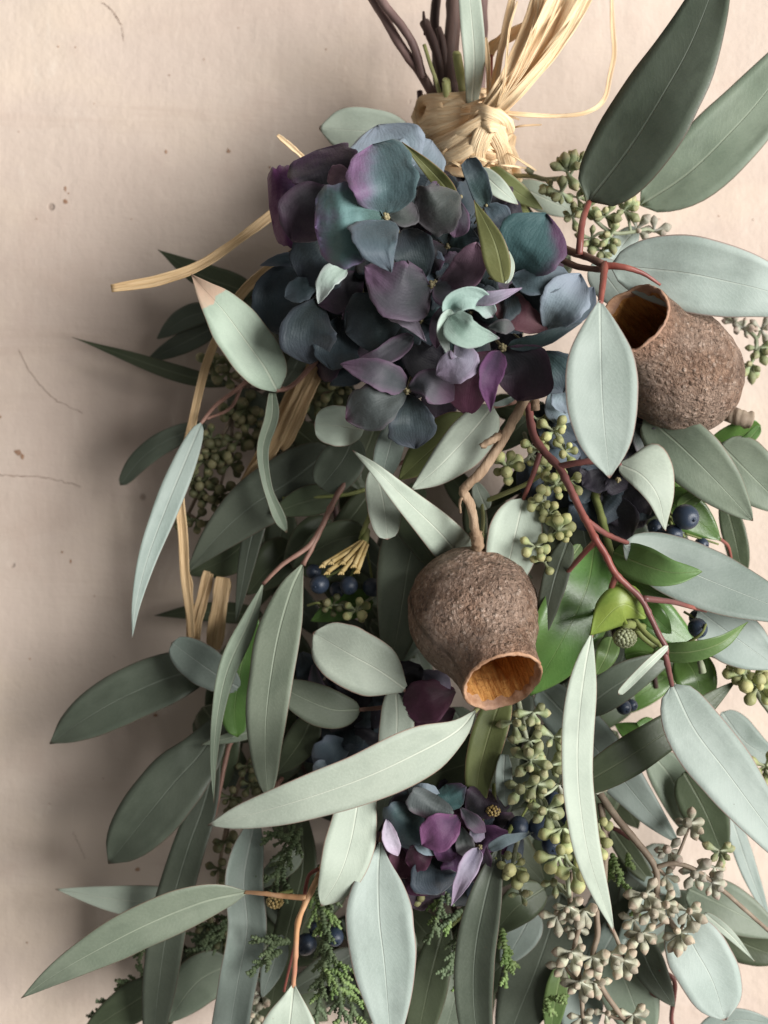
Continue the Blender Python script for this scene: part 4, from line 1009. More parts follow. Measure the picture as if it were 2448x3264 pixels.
H2 += back_petals(1400, 2660, 170, 170, 4.0, 5.0, 14, 52, ("navy", "plum", "black", "wine"))
head("small purple hydrangea head low in the middle of the bouquet", (1400, 2640, 4), H2, ([(1440, 2400, 3.2), (1420, 2520, 3.6), (1400, 2640, 4.4)], 13, 11))

H3 = [
 ((1400, 2210, 5.0), 10, [
  ("wine", [(1450, 2200, 5.0), (1370, 2232, 5.4), (1282, 2262, 5.1)], 60),
  ("black", [(1345, 2125, 5.0), (1295, 2160, 5.2), (1245, 2200, 5.0)], 54),
  ("lilac", [(1345, 2140, 5.0), (1390, 2178, 5.2), (1432, 2210, 5.0)], 38, dict(F=(-.3, .1))),
  ("wine", [(1450, 2262, 4.9), (1390, 2292, 5.1), (1320, 2322, 4.9)], 40)]),
 ((1110, 2350, 3.9), 10, [
  ("slate", [(1115, 2362, 4.0), (1055, 2400, 4.4), (1005, 2450, 4.1)], 48),
  ("pblue", [(1050, 2428, 4.2), (1022, 2442, 4.4), (1000, 2462, 4.2)], 17),
  ("navy", [(1180, 2295, 3.6), (1105, 2340, 3.8), (1035, 2390, 3.6)], 64),
  ("mauve", [(1000, 2110, 4.0), (1015, 2195, 4.2), (1100, 2262, 4.0)], 24),
  ("navy", [(960, 2080, 3.8), (985, 2130, 4.0), (1010, 2190, 3.8)], 40)]),
]
H3 += back_petals(1180, 2300, 180, 130, 3.0, 3.8, 7, 61, ("navy", "black", "dteal"))
head("shaded wine and navy hydrangea head partly behind the gum nut", (1200, 2260, 3), H3, ([(1300, 2060, 2.6), (1240, 2160, 2.8), (1200, 2260, 3)], 13, 11))

H4 = [
 ((1970, 1530, 5.0), 11, [  # near-black petals put the shade of this gap into their colour
  ("black", [(1965, 1510, 4.2), (2000, 1600, 4.3), (2050, 1680, 4.0)], 66, dict(F=(-.5, 0))),
  ("black", [(1930, 1560, 4.0), (1965, 1650, 4.2), (2005, 1722, 4.0)], 60, dict(F=(-.5, 0))),
  ("grey", [(2025, 1355, 5.0), (2062, 1400, 5.2), (2100, 1436, 5.0)], 42),
  ("black", [(1990, 1420, 4.8), (2040, 1460, 5.0), (2120, 1480, 4.8)], 60)]),
 ((1800, 1330, 5.0), 11, [
  ("navy", [(1700, 1300, 5.4), (1770, 1350, 5.6), (1840, 1400, 5.3)], 62),
  ("slate", [(1740, 1400, 5.0), (1790, 1440, 5.2), (1850, 1450, 5.0)], 40),
  ("navy", [(1760, 1290, 5.0), (1790, 1350, 5.2), (1800, 1420, 5.0)], 50),
  ("pblue", [(1755, 1245, 5.6), (1780, 1290, 5.8), (1830, 1340, 5.6)], 44)]),
]
H4 += back_petals(1900, 1480, 170, 170, 3.6, 4.4, 7, 71, ("navy", "black", "black"))  # deeper petals, also coloured near black for the shaded gap
head("hydrangea head behind the folded leaf at right, petals coloured near black as shade", (1900, 1480, 3.4), H4, ([(1760, 1250, 3), (1840, 1370, 3.2), (1900, 1480, 3.4)], 13, 11))

# ------------------------------------------------------------------ gum nuts
def gum_nut(label, body, R, L, proj, toward, stalk_specs, stalk_mat, rimr, seed):
    """urn shaped capsule. body = layout position of its widest girth; proj = unit direction of the mouth in the
    picture plane; toward = share of that direction that points off the wall"""
    t = thing("gum_nut", label, "gum nut", body, "gum nuts in the bouquet")
    k = math.sqrt(1 - toward**2)
    ax = Vector((proj[0] * k, -toward, -proj[1] * k)).normalized()
    c0 = P(*body)
    s = (DCAM - body[2] / 100) / (DCAM - .04) * U
    e1 = ax.cross(Vector((0, 0, 1))).normalized(); e2 = ax.cross(e1).normalized()
    prof = [(0, .0), (.004, .12), (.015, .27), (.04, .45), (.08, .62), (.13, .76), (.2, .875), (.3, .97), (.42, 1.0), (.5, .985), (.58, .935), (.64, .866), (.69, .795), (.735, .73), (.78, .68), (.83, .642), (.88, .618), (.94, .603), (1.0, .600)]
    rim = rimr / R
    prof = [(a, r if a < .5 else (r - .6) * (1 - rim) / .4 * 1.0 + rim if r > .6 else rim * r / .606) for a, r in prof]
    SEG = 72; RING = 60
    def rad(a):
        for (a0, r0), (a1, r1) in zip(prof, prof[1:]):
            if a <= a1: 
                f = (a - a0) / (a1 - a0); return r0 + (r1 - r0) * f
        return prof[-1][1]
    v, f, uv = [], [], []
    def pt(a, r, th):
        return c0 + ax * ((a - .42) * L * s) + (e1 * math.cos(th) + e2 * math.sin(th)) * (r * R * s)
    for i in range(RING + 1):
        a = (i / RING) ** 1.15
        r = (rad(max(0, a - .015)) + rad(a) + rad(min(1, a + .015))) / 3 if 0 < i < RING else rad(a)
        for j in range(SEG):
            th = 2 * math.pi * j / SEG
            n3 = Vector((math.cos(th) * 2 + seed, math.sin(th) * 2, a * 4))
            q = r * (1 + .03 * noise.noise(n3) + .022 * noise.noise(n3 * 3) + .016 * noise.noise(n3 * 9)) if i else 0
            aa = a + (.012 * noise.noise(Vector((math.cos(th) * 1.6, math.sin(th) * 1.6, seed))) + .008 * noise.noise(Vector((th * 6, seed, 0)))) * max(0, (a - .8) / .2)
            v.append(pt(aa, q, th)); uv.append((j / SEG, a))
    for i in range(RING):
        for j in range(SEG):
            f.append((i*SEG + j, i*SEG + (j+1) % SEG, (i+1)*SEG + (j+1) % SEG, (i+1)*SEG + j))
    link("shell", mesh_from("shell", v, f, NUT, uv), t)
    edge = v[RING*SEG:(RING+1)*SEG]
    # rim: a worn lip rolling from the outer edge to the inside
    rv, rf, ruv = [], [], []
    lip = [(0, 0.0), (.010, -.008), (.014, -.025), (.008, -.045), (-.01, -.062), (-.05, -.075)]
    for q, (da, dr) in enumerate(lip):
        for j in range(SEG):
            th = 2 * math.pi * j / SEG
            rr = (e1 * math.cos(th) + e2 * math.sin(th))
            jit = 1 + .6 * noise.noise(Vector((th * 5, q * .7, seed)))
            rv.append(edge[j] + ax * (da * L * s * jit) + rr * (dr * R * s * jit)); ruv.append((j / SEG, q / 5))
    for q in range(len(lip) - 1):
        for j in range(SEG):
            rf.append((q*SEG + j, q*SEG + (j+1) % SEG, (q+1)*SEG + (j+1) % SEG, (q+1)*SEG + j))
    link("rim", mesh_from("rim", rv, rf, NUT_RIM, ruv), t)
    # lining
    last = rv[-SEG:]
    iv, iff, iuv = [], [], []
    inner = [(.94, None), (.88, .0), (.78, .02), (.66, .07), (.54, .12), (.42, .14), (.30, .12), (.22, .05), (.17, -.12), (.15, -.3), (.145, -.58)]
    for q, (a, dr) in enumerate(inner):
        for j in range(SEG):
            th = 2 * math.pi * j / SEG
            if dr is None: iv.append(last[j])
            else:
                r = rim - .075 + dr
                r *= 1 + .03 * noise.noise(Vector((th * 3, a * 9, seed)))
                iv.append(pt(a, max(r, 0.004), th))
            iuv.append((j / SEG, a))
    for q in range(len(inner) - 1):
        for j in range(SEG):
            iff.append((q*SEG + j, q*SEG + (j+1) % SEG, (q+1)*SEG + (j+1) % SEG, (q+1)*SEG + j))
    link("lining", mesh_from("lining", iv, iff, NUT_IN, iuv), t)
    tubes("stalk", stalk_specs, stalk_mat, t, bump=.22, sides=12)
    return t

gum_nut("round brown gum nut hanging in the centre, mouth facing lower right", (1510, 1955, 5.9), 210, 500, (.36, .933), .72,
        [([(1524, 1800, 5.6), (1524, 1752, 6.2), (1514, 1690, 6.6), (1500, 1610, 7.0), (1476, 1568, 7.2), (1500, 1538, 7.3), (1530, 1508, 7.3), (1585, 1430, 7.3), (1634, 1345, 7.2), (1678, 1260, 6.8), (1700, 1200, 5.6)], 13, 15),
         ([(1600, 1385, 7.2), (1570, 1402, 7.4), (1532, 1424, 7.4)], 13, 9), ([(1705, 1218, 6.6), (1704, 1260, 6.7), (1706, 1306, 6.6)], 12, 13),
         ([(1482, 1572, 7.2), (1466, 1600, 7.2), (1468, 1635, 7.0)], 5, 3), ([(1517, 1700, 6.5), (1524, 1740, 6.3), (1526, 1785, 6.0)], 18, 22)], TWIG, 128, 3.1)
gum_nut("grey brown gum nut at right with its dark mouth facing upper left", (2168, 1180, 5.4), 190, 545, (-.83, -.557), .68,
        [([(2230, 1250, 4.4), (2290, 1300, 4.4), (2330, 1322, 4.5), (2372, 1335, 4.6), (2395, 1340, 4.6)], 26, 26), ([(2290, 1300, 4.3), (2270, 1330, 4.2), (2200, 1360, 4.0)], 20, 16)], STALK_B, 122, 8.7)

# ------------------------------------------------------------------ berries
def berry_mesh():
    v, f, uv = [], [], []
    n, m = 14, 20
    for i in range(n + 1):
        th = math.pi * i / n
        for j in range(m):
            ph = 2 * math.pi * j / m
            r = 1.0
            z = math.cos(th) * 1.12
            if i < 2: z -= .07 * (2 - i)
            v.append((math.sin(th) * math.cos(ph) * r, math.sin(th) * math.sin(ph) * r, z)); uv.append((j / m, i / n))
    for i in range(n):
        for j in range(m):
            f.append((i*m + j, (i+1)*m + j, (i+1)*m + (j+1) % m, i*m + (j+1) % m))
    # little dark scar at the tip
    b = len(v)
    for j in range(8):
        ph = 2 * math.pi * j / 8
        v.append((.13 * math.cos(ph), .13 * math.sin(ph), 1.02)); v.append((.07 * math.cos(ph), .07 * math.sin(ph), 1.16)); uv += [(0, 0), (0, 0)]
    for j in range(8):
        q = (j + 1) % 8
        f.append((b + 2*j, b + 2*q, b + 2*q + 1, b + 2*j + 1))
    return mesh_from("berry", v, f, BERRY, uv)
BERRY_ME = berry_mesh()

def berries(label, at, lst, stalks, extra=None):
    t = thing("berry_cluster", label, "berries", at, "blue black berry clusters")
    tubes("stalk", stalks, STEM_GRN, t)
    for (x, y, d, r, dx, dy) in lst:
        o = link("berry", BERRY_ME, t)
        p = P(x, y, d); s = (DCAM - d / 100) / (DCAM - .04) * U * r
        q = Vector((dx, -.7, -dy)).to_track_quat('Z', 'Y')
        o.matrix_basis = Matrix.Translation(p) @ q.to_matrix().to_4x4() @ Matrix.Scale(s, 4)
    if extra: extra(t)
    return t

def calyx_stubs(t):
    for k, (x0, y0, x1, y1) in enumerate([(1165, 1725, 1130, 1800), (1160, 1722, 1095, 1790), (1155, 1730, 1058, 1790), (1160, 1735, 1045, 1822), (1165, 1735, 1090, 1822), (1172, 1735, 1140, 1818), (1150, 1725, 1030, 1800)]):
        v, f, uv = [], [], []
        mx, my = (x0 + x1) / 2, (y0 + y1) / 2
        tube_geo(v, f, uv, [(x0, y0, 4.6), (mx, my, 4.9), (x1, y1, 5.0)], 5, 8, sides=7)
        for e in (-1, 0, 1):   # split lobes at the end
            tube_geo(v, f, uv, [(x1, y1, 5.0), (x1 - 4 + e * 9, y1 + 10, 5.05)], 6, 2.5, sides=5, n=3)
        link("calyx", mesh_from("calyx", v, f, YELLOW, uv), t)
berries("shaded blue black berries under straw coloured calyx stubs left of the nut", (1100, 1840, 3.6),
        [(1018, 1862, 4.4, 31, -.3, .2), (1112, 1866, 4.3, 29, .1, .5), (1186, 1872, 4.2, 30, .4, .2), (1000, 1822, 4.0, 24, -.5, -.2), (1075, 1880, 3.8, 25, 0, .6)],
        [([(1170, 1690, 4.2), (1160, 1730, 4.6)], 11, 14), ([(1160, 1730, 4), (1110, 1800, 3.9), (1018, 1850, 4.0)], 4, 4), ([(1160, 1735, 4), (1130, 1810, 3.9), (1112, 1850, 4.0)], 4, 4), ([(1165, 1735, 4), (1180, 1810, 3.9), (1186, 1850, 4.0)], 4, 4), ([(1160, 1730, 4), (1050, 1790, 3.7), (1000, 1815, 3.8)], 4, 4), ([(980, 1930, 4), (1015, 1922, 4.2), (1060, 1940, 4)], 4, 4)], calyx_stubs)
berries("big shiny blue berries at the right edge beside a green leaf", (2160, 1680, 4.6),
        [(2186, 1648, 5.6, 41, .3, .2), (2146, 1702, 5.4, 30, .2, .3), (2112, 1710, 5.2, 26, -.2, .3), (2183, 1732, 5.0, 19, .2, .4), (2236, 1735, 4.6, 22, .5, .1), (2090, 1680, 4.6, 26, -.4, .1)],
        [([(2120, 1600, 4.6), (2140, 1640, 4.9), (2160, 1650, 5.2)], 5, 4), ([(2130, 1620, 4.6), (2140, 1670, 4.8), (2146, 1690, 5)], 5, 4), ([(2130, 1620, 4.6), (2112, 1690, 4.8)], 4, 4), ([(2140, 1650, 4.8), (2183, 1715, 4.8)], 4, 4), ([(2183, 1700, 4.7), (2290, 1735, 4.6)], 4, 3)])
berries("single oval dark berry above the curved bright green leaf", (2225, 2005, 5),
        [(2224, 2002, 5.4, 31, .2, .5), (2222, 1968, 5.0, 26, .1, -.3)],
        [([(2190, 2050, 5.6), (2235, 2020, 5.8), (2250, 1990, 5.6)], 5, 4), ([(2180, 1950, 5), (2224, 1975, 5.2)], 4, 4)])
berries("glinting blue berries among the green buds below the nut", (1720, 2580, 5),
        [(1762, 2545, 5.4, 24, .1, .4), (1652, 2636, 5.0, 34, -.2, .3), (1722, 2640, 5.0, 38, .2, .2), (1812, 2600, 4.8, 30, .2, .2), (1760, 2690, 4.8, 34, 0, .3)],
        [([(1700, 2540, 4.6), (1740, 2545, 5)], 4, 4), ([(1700, 2540, 4.4), (1660, 2610, 4.9)], 4, 4), ([(1700, 2540, 4.4), (1722, 2620, 4.7)], 4, 4), ([(1760, 2560, 4.4), (1812, 2590, 4.6)], 4, 4), ([(1740, 2620, 4.4), (1760, 2670, 4.6)], 4, 4)])
berries("dark berries half hidden behind cypress at the bottom", (1030, 2990, 3.6),
        [(1065, 2985, 4.2, 30, .3, .3), (975, 3010, 4.0, 34, -.3, .2), (1010, 2960, 3.8, 26, 0, -.2)],
        [([(1020, 2920, 3.4), (1060, 2960, 3.9)], 4, 4), ([(1020, 2920, 3.4), (985, 2985, 3.8)], 4, 4), ([(1020, 2920, 3.4), (1010, 2945, 3.6)], 4, 4)])
berries("small dark berry behind dark leaf right of the long pale leaf", (1990, 2250, 4),
        [(1988, 2254, 4.6, 24, .2, .3), (2012, 2248, 4.4, 20, .4, .1)],
        [([(1960, 2210, 4.2), (1988, 2240, 4.4)], 4, 4), ([(1970, 2215, 4.2), (2012, 2235, 4.3)], 4, 4)])

# ------------------------------------------------------------------ eucalyptus bud sprigs
def bud_mesh(name, mat, club):
    v, f, uv = [], [], []
    if club: ring = [(0, .07), (.2, .08), (.38, .13), (.52, .19), (.64, .225), (.72, .23), (.75, .21), (.80, .195), (.90, .125), (.97, .05), (1.0, .015)]
    else:    ring = [(0, .07), (.22, .08), (.40, .11), (.50, .18), (.60, .245), (.70, .27), (.78, .265), (.86, .225), (.93, .15), (.98, .06), (1.0, .015)]
    m = 10
    for i, (z, r) in enumerate(ring):
        for j in range(m):
            ph = 2 * math.pi * j / m
            q = r * (1 + (.06 if j % 2 else -.03) * (1 if club and .3 < z < .75 else 0))
            v.append((q * math.cos(ph), q * math.sin(ph), z)); uv.append((j / m, z))
    for i in range(len(ring) - 1):
        for j in range(m):
            f.append((i*m + j, i*m + (j+1) % m, (i+1)*m + (j+1) % m, (i+1)*m + j))
    return mesh_from(name, v, f, mat, uv)
BUDS = {k: (bud_mesh("bud_" + k, m, c), s) for k, m, c, s in (("G", BUD_G, False, STALK_S), ("S", BUD_S, True, STALK_S), ("B", BUD_B, True, STALK_B), ("D", BUD_D, False, STALK_B), ("W", BUD_W, True, STALK_S))}

def bud_sprig(label, at, stalks, umbels, seed, stalk_mat=None):
    """umbel rows: (kind, x, y, d, count, dx, dy, length)"""
    r = random.Random(seed)
    t = thing("bud_sprig", label, "bud sprig", at, "eucalyptus bud sprigs in the bouquet")
    specs = list(stalks)
    for (k, x, y, d, n, dx, dy, L) in umbels:
        nearest = min(((px - x)**2 + (py - y)**2 + ((pd - d) * CM)**2, (px, py, pd)) for pts, *_ in stalks for (px, py, pd) in pts)[1]
        specs.append(([nearest, ((nearest[0] + x) / 2 + r.uniform(-8, 8), (nearest[1] + y) / 2 + r.uniform(-8, 8), (nearest[2] + d) / 2), (x, y, d)], 5.5, 4.5))
        me = BUDS[k][0]
        axis = Vector((dx, -.45, -dy)); n = max(2, round(n * .9))
        for b in range(n):
            z = 1 - 2 * (b + .5) / n; a = b * 2.39996 + r.random() * .5
            q = math.sqrt(1 - z * z)
            dv = Vector((q * math.cos(a), z * .7, q * math.sin(a))) + axis * .75
            if dv.length < .2: dv = axis.copy()
            dv.normalize()
            o = link("bud", me, t)
            s = (DCAM - d / 100) / (DCAM - .04) * U * L * (.82 if k in 'BW' else .9) * r.uniform(.7, 1.18)
            o.matrix_basis = Matrix.Translation(P(x, y, d)) @ dv.to_track_quat('Z', 'Y').to_matrix().to_4x4() @ Matrix.Diagonal((s * r.uniform(.9, 1.12), s * r.uniform(.9, 1.12), s, 1))
    tubes("stalk", specs, stalk_mat or BUDS[umbels[0][0]][1], t, sides=6)
    return t

bud_sprig("sage green bud sprig beside the big dark leaf at upper right", (1650, 560, 3),
  [([(1640, 560, 3), (1700, 562, 3.6), (1740, 572, 3.8), (1810, 570, 4.0), (1858, 600, 4.1), (1890, 690, 4.0), (1950, 740, 3.9), (2010, 740, 3.8), (2060, 730, 3.7)], 9, 6), ([(1690, 548, 3.6), (1680, 540, 3.7), (1700, 552, 3.7)], 10, 8)],
  [("S", 1806, 545, 4.2, 8, 0, -.7, 76), ("S", 1845, 520, 4.2, 5, .1, -.6, 66), ("S", 1790, 612, 4.0, 6, -.3, .6, 66), ("S", 1760, 596, 3.9, 4, -.8, .4, 62), ("S", 1870, 670, 4.0, 8, .1, .3, 60), ("S", 1930, 690, 4.0, 8, .2, -.1, 60),
   ("S", 1990, 670, 3.9, 8, .5, -.3, 62), ("S", 1945, 755, 3.9, 8, -.2, .5, 60), ("S", 1885, 760, 3.8, 7, -.2, .4, 60), ("W", 2030, 730, 3.6, 6, .7, .1, 66), ("S", 1825, 690, 3.7, 6, -.3, .2, 56), ("W", 2085, 738, 3.6, 3, .9, -.4, 66),
   ("S", 1920, 800, 3.6, 6, .1, .5, 56), ("S", 1965, 640, 3.6, 6, .2, -.4, 54), ("S", 1840, 630, 3.8, 5, .2, .2, 54)], 101)
bud_sprig("chalky buds peeping out behind the right hand gum nut", (2330, 1040, 2.4),
  [([(2300, 1000, 2.4), (2360, 1040, 2.8), (2410, 1080, 3), (2400, 1150, 3)], 9, 6)],
  [("W", 2370, 1045, 3, 7, -.2, .1, 62), ("W", 2425, 1050, 3, 7, .3, -.2, 62), ("S", 2420, 1110, 3, 7, .2, .4, 62), ("S", 2395, 1160, 3, 8, -.3, .7, 66), ("W", 2340, 1030, 2.8, 5, -.4, .3, 60)], 103)
bud_sprig("yellow green bud clusters right of the twig above the nut", (1700, 1420, 5.4),
  [([(1670, 1380, 5), (1690, 1450, 5.4), (1650, 1480, 5.6), (1612, 1486, 5.8)], 7, 6), ([(1690, 1450, 5.4), (1740, 1400, 5.6), (1770, 1370, 5.8)], 7, 6), ([(1690, 1450, 5.4), (1740, 1530, 5.8), (1735, 1600, 6.0), (1760, 1680, 6.2), (1720, 1735, 6.3)], 8, 6)],
  [("G", 1612, 1486, 6.0, 9, 0, -.05, 70), ("G", 1712, 1432, 5.8, 7, -.2, -.1, 60), ("G", 1765, 1375, 5.9, 7, .2, -.1, 62), ("G", 1800, 1440, 5.9, 6, .3, -.1, 60), ("G", 1772, 1546, 6.1, 9, .1, 0, 66), ("G", 1722, 1602, 6.3, 8, -.2, .1, 62),
   ("G", 1778, 1692, 6.4, 9, .2, -.1, 66), ("G", 1706, 1742, 6.5, 7, 0, .3, 66), ("G", 1748, 1640, 6.2, 7, .2, .1, 60), ("G", 1720, 1480, 5.6, 6, .2, .3, 54), ("G", 1815, 1530, 6.0, 5, .5, .2, 60), ("G", 1710, 1335, 5.6, 3, .2, .2, 58), ("G", 1735, 1790, 6.3, 4, .4, .4, 58)], 105)
bud_sprig("dull green buds in shadow at left behind the slender leaf", (840, 1200, 2),
  [([(880, 1150, 1.8), (790, 1230, 2), (740, 1330, 2.2), (690, 1430, 2.3), (650, 1530, 2.3), (600, 1640, 2.1)], 9, 6), ([(740, 1330, 2.2), (735, 1420, 2.3), (700, 1560, 2.3)], 6, 5), ([(990, 1260, 2.4), (1060, 1250, 2.6)], 6, 5)],
  [("D", x, y, d, n, dx, dy, 62) for (x, y, d, n, dx, dy) in ((680, 1165, 2.4, 8, -.2, 0), (725, 1190, 2.4, 8, .1, .2), (785, 1300, 2.5, 8, .2, .1), (750, 1320, 2.5, 8, -.1, .2), (805, 1345, 2.5, 8, .2, .2), (672, 1398, 2.6, 9, -.2, .1),
   (690, 1440, 2.6, 9, .1, .1), (650, 1470, 2.6, 8, -.2, .2), (705, 1575, 2.6, 8, .3, .2), (675, 1590, 2.5, 8, -.1, .4), (615, 1535, 2.5, 8, -.3, .1), (562, 1640, 2.3, 7, -.2, .4), (625, 1655, 2.4, 7, .1, .5), (640, 1540, 2.4, 8, .1, 0), (765, 1400, 2.4, 8, .1, .3), (1065, 1245, 3.0, 8, .1, .2), (1090, 1225, 3.0, 6, .2, -.2), (820, 1400, 2.3, 8, .2, .2), (735, 1480, 2.3, 8, .2, .2), (1000, 1280, 2.6, 7, 0, .2))], 107)
bud_sprig("large sprig of olive green buds tumbling down below the gum nut", (1650, 2200, 5),
  [([(1640, 2180, 5), (1660, 2280, 5.6), (1690, 2420, 6.0), (1720, 2540, 6.2), (1780, 2640, 6.4), (1800, 2720, 6.4), (1815, 2860, 6.2)], 10, 7), ([(1660, 2280, 5.6), (1730, 2320, 5.6), (1765, 2350, 5.6)], 7, 5), ([(1800, 2660, 6.3), (1850, 2660, 6.2)], 9, 8), ([(1650, 2680, 5.4), (1640, 2720, 5.9), (1636, 2755, 6.1)], 8, 7)],
  [("S", 1640, 2300, 5.9, 5, -.1, .8, 74), ("S", 1700, 2270, 5.7, 6, .2, .4, 70), ("S", 1688, 2360, 6.0, 6, .1, .4, 70), ("S", 1692, 2425, 6.2, 9, 0, .1, 78), ("S", 1668, 2510, 6.3, 8, -.1, .5, 78), ("S", 1712, 2500, 6.3, 7, .2, .4, 74), ("S", 1745, 2580, 6.4, 8, -.2, .4, 78),
   ("S", 1752, 2440, 6.0, 7, .2, .1, 70), ("S", 1765, 2350, 5.9, 7, .3, .2, 68), ("G", 1792, 2640, 6.5, 7, -.1, .7, 86), ("G", 1780, 2730, 6.5, 6, -.2, .5, 80), ("G", 1828, 2765, 6.6, 4, .1, 1.0, 96), ("G", 1830, 2710, 6.4, 5, .3, .3, 72), ("S", 1770, 2810, 6.0, 5, -.5, .6, 68),
   ("G", 1636, 2762, 6.2, 8, 0, .5, 74), ("S", 1605, 2730, 5.8, 4, -.2, .3, 66), ("G", 1905, 2620, 5.6, 4, .1, .5, 66), ("G", 1902, 2680, 5.6, 4, .1, .6, 66), ("W", 1780, 2500, 5.8, 5, .3, .3, 66), ("S", 1660, 2850, 5.2, 5, 0, .4, 56)], 109)
bud_sprig("pinkish brown buds hanging below the olive buds at lower right", (1830, 2860, 6),
  [([(1825, 2780, 6), (1818, 2880, 6.1), (1850, 2930, 6), (1830, 3030, 6), (1850, 3130, 5.8), (1860, 3280, 5.6)], 8, 7), ([(1900, 2900, 5.6), (1905, 2980, 5.8), (1890, 3050, 5.8), (1920, 3150, 5.6), (1990, 3250, 5.4), (2030, 3300, 5.2)], 9, 8), ([(1940, 2940, 5.8), (1965, 2990, 5.9), (1985, 3050, 5.8)], 6, 6)],
  [("B", 1812, 2890, 6.2, 8, -.2, .7, 78), ("B", 1862, 2900, 6.0, 6, .1, .8, 80), ("B", 1775, 2920, 6.0, 6, -.3, .6, 70), ("B", 1825, 3035, 6.1, 8, -.1, .6, 80), ("B", 1888, 3050, 6.0, 7, 0, .7, 78), ("B", 1945, 3040, 5.9, 7, .1, .7, 78), ("B", 1985, 3062, 5.8, 7, .3, .5, 74),
   ("B", 1850, 3130, 5.9, 8, -.1, .5, 78), ("B", 1895, 3130, 5.8, 5, .2, .4, 74), ("B", 1855, 3240, 5.6, 7, -.1, .4, 74), ("B", 2018, 3235, 5.4, 7, .2, .3, 74), ("B", 1930, 3230, 5.3, 5, -.1, .4, 66), ("B", 1840, 2960, 5.8, 6, -.3, .5, 66), ("B", 1800, 3080, 5.6, 6, -.4, .4, 66)], 111)
bud_sprig("brown bud clusters on a dark arching stem at lower right", (1905, 2520, 5),
  [([(1900, 2510, 5), (1960, 2600, 5.2), (2035, 2690, 5.3), (2088, 2765, 5.4), (2095, 2850, 5.4)], 12, 10), ([(2088, 2765, 5.4), (2150, 2752, 5.5), (2220, 2775, 5.4), (2300, 2835, 5.0), (2380, 2905, 4.6), (2470, 2985, 4.2)], 8, 6), ([(1915, 2560, 5), (1928, 2690, 5.1), (1926, 2830, 5)], 11, 9), ([(2130, 2930, 5), (2165, 2975, 5.1)], 10, 8)],
  [("B", 2058, 2850, 5.6, 8, -.2, .4, 80), ("B", 2080, 2900, 5.6, 8, .1, .6, 80), ("B", 2048, 2975, 5.5, 8, -.1, .5, 78), ("B", 2118, 2880, 5.5, 8, .3, .3, 74), ("B", 2168, 2975, 5.5, 10, 0, .6, 84), ("B", 2193, 2905, 5.4, 8, .2, .2, 74), ("W", 2215, 2780, 5.4, 8, 0, .5, 76), ("W", 2268, 2815, 5.2, 7, .3, .3, 74),
   ("W", 2130, 2712, 5.2, 8, -.2, .2, 74), ("B", 2200, 2625, 5.0, 8, -.2, .2, 74), ("S", 2293, 2712, 5.0, 7, .1, .2, 72), ("B", 2278, 2765, 5.0, 6, 0, .3, 70), ("B", 1905, 2530, 5.2, 2, .1, -.3, 66), ("B", 2020, 2930, 5.2, 6, -.4, .2, 70), ("B", 2120, 2790, 5.0, 6, .1, .4, 66)], 113, STALK_B)
bud_sprig("pale green buds against the bare wall at the right edge", (2300, 2110, 4),
  [([(2260, 2080, 4.4), (2320, 2110, 4.2), (2370, 2150, 4.4), (2400, 2190, 4.4), (2440, 2250, 4.2), (2490, 2310, 4)], 10, 9), ([(2225, 2090, 5), (2235, 2120, 5.2), (2240, 2145, 5.2)], 8, 12)],
  [("G", 2372, 2150, 4.6, 9, -.1, .2, 76), ("G", 2415, 2190, 4.6, 8, .3, .3, 76), ("S", 2340, 2120, 4.4, 6, -.2, -.2, 62), ("G", 2400, 2160, 4.4, 6, .3, -.3, 66)], 115)
bud_sprig("few yellowish buds cut by the right picture edge", (2460, 2420, 4),
  [([(2520, 2400, 4), (2470, 2430, 4.1), (2440, 2445, 4.2)], 8, 6)],
  [("G", 2440, 2442, 4.3, 7, -.3, .1, 74), ("G", 2446, 2470, 4.2, 5, -.1, .6, 68)], 117)
bud_sprig("tiny green buds beneath the dark berries left of the nut", (1110, 1930, 3.8),
  [([(1190, 1900, 3.6), (1150, 1930, 3.9), (1120, 1945, 4.1)], 5, 4)],
  [("G", 1135, 1945, 4.3, 7, 0, 0, 62), ("D", 1060, 1930, 4.0, 8, -.1, .1, 56)], 119)
bud_sprig("dull buds hidden in the left shade behind dark drooping leaves", (760, 2440, 2),
  [([(820, 2380, 2.2), (770, 2480, 2.5), (730, 2600, 2.6), (700, 2760, 2.5), (690, 2950, 2.5)], 8, 6)],
  [("D", x, y, 2.8, 7, dx, .4, 56) for (x, y, dx) in ((790, 2440, .2), (735, 2540, -.2), (760, 2600, .3), (720, 2680, .1), (700, 2770, -.1), (660, 2950, -.2), (710, 2990, .2), (800, 2500, .3))], 121)
bud_sprig("greyish buds at the bottom behind the blue strap leaf", (830, 3150, 2),
  [([(850, 3080, 2), (830, 3180, 2.4), (820, 3290, 2.4)], 7, 5)],
  [("B", 835, 3170, 2.8, 7, .1, .3, 62), ("B", 815, 3230, 2.8, 8, 0, .4, 62), ("D", 855, 3120, 2.6, 7, .2, .1, 58)], 123)
bud_sprig("pale dried buds below the dark purple flowers", (1330, 2830, 4),
  [([(1360, 2800, 4), (1330, 2830, 4.4), (1320, 2840, 4.5)], 6, 5)],
  [("G", 1325, 2842, 4.7, 7, 0, .3, 56)], 125)

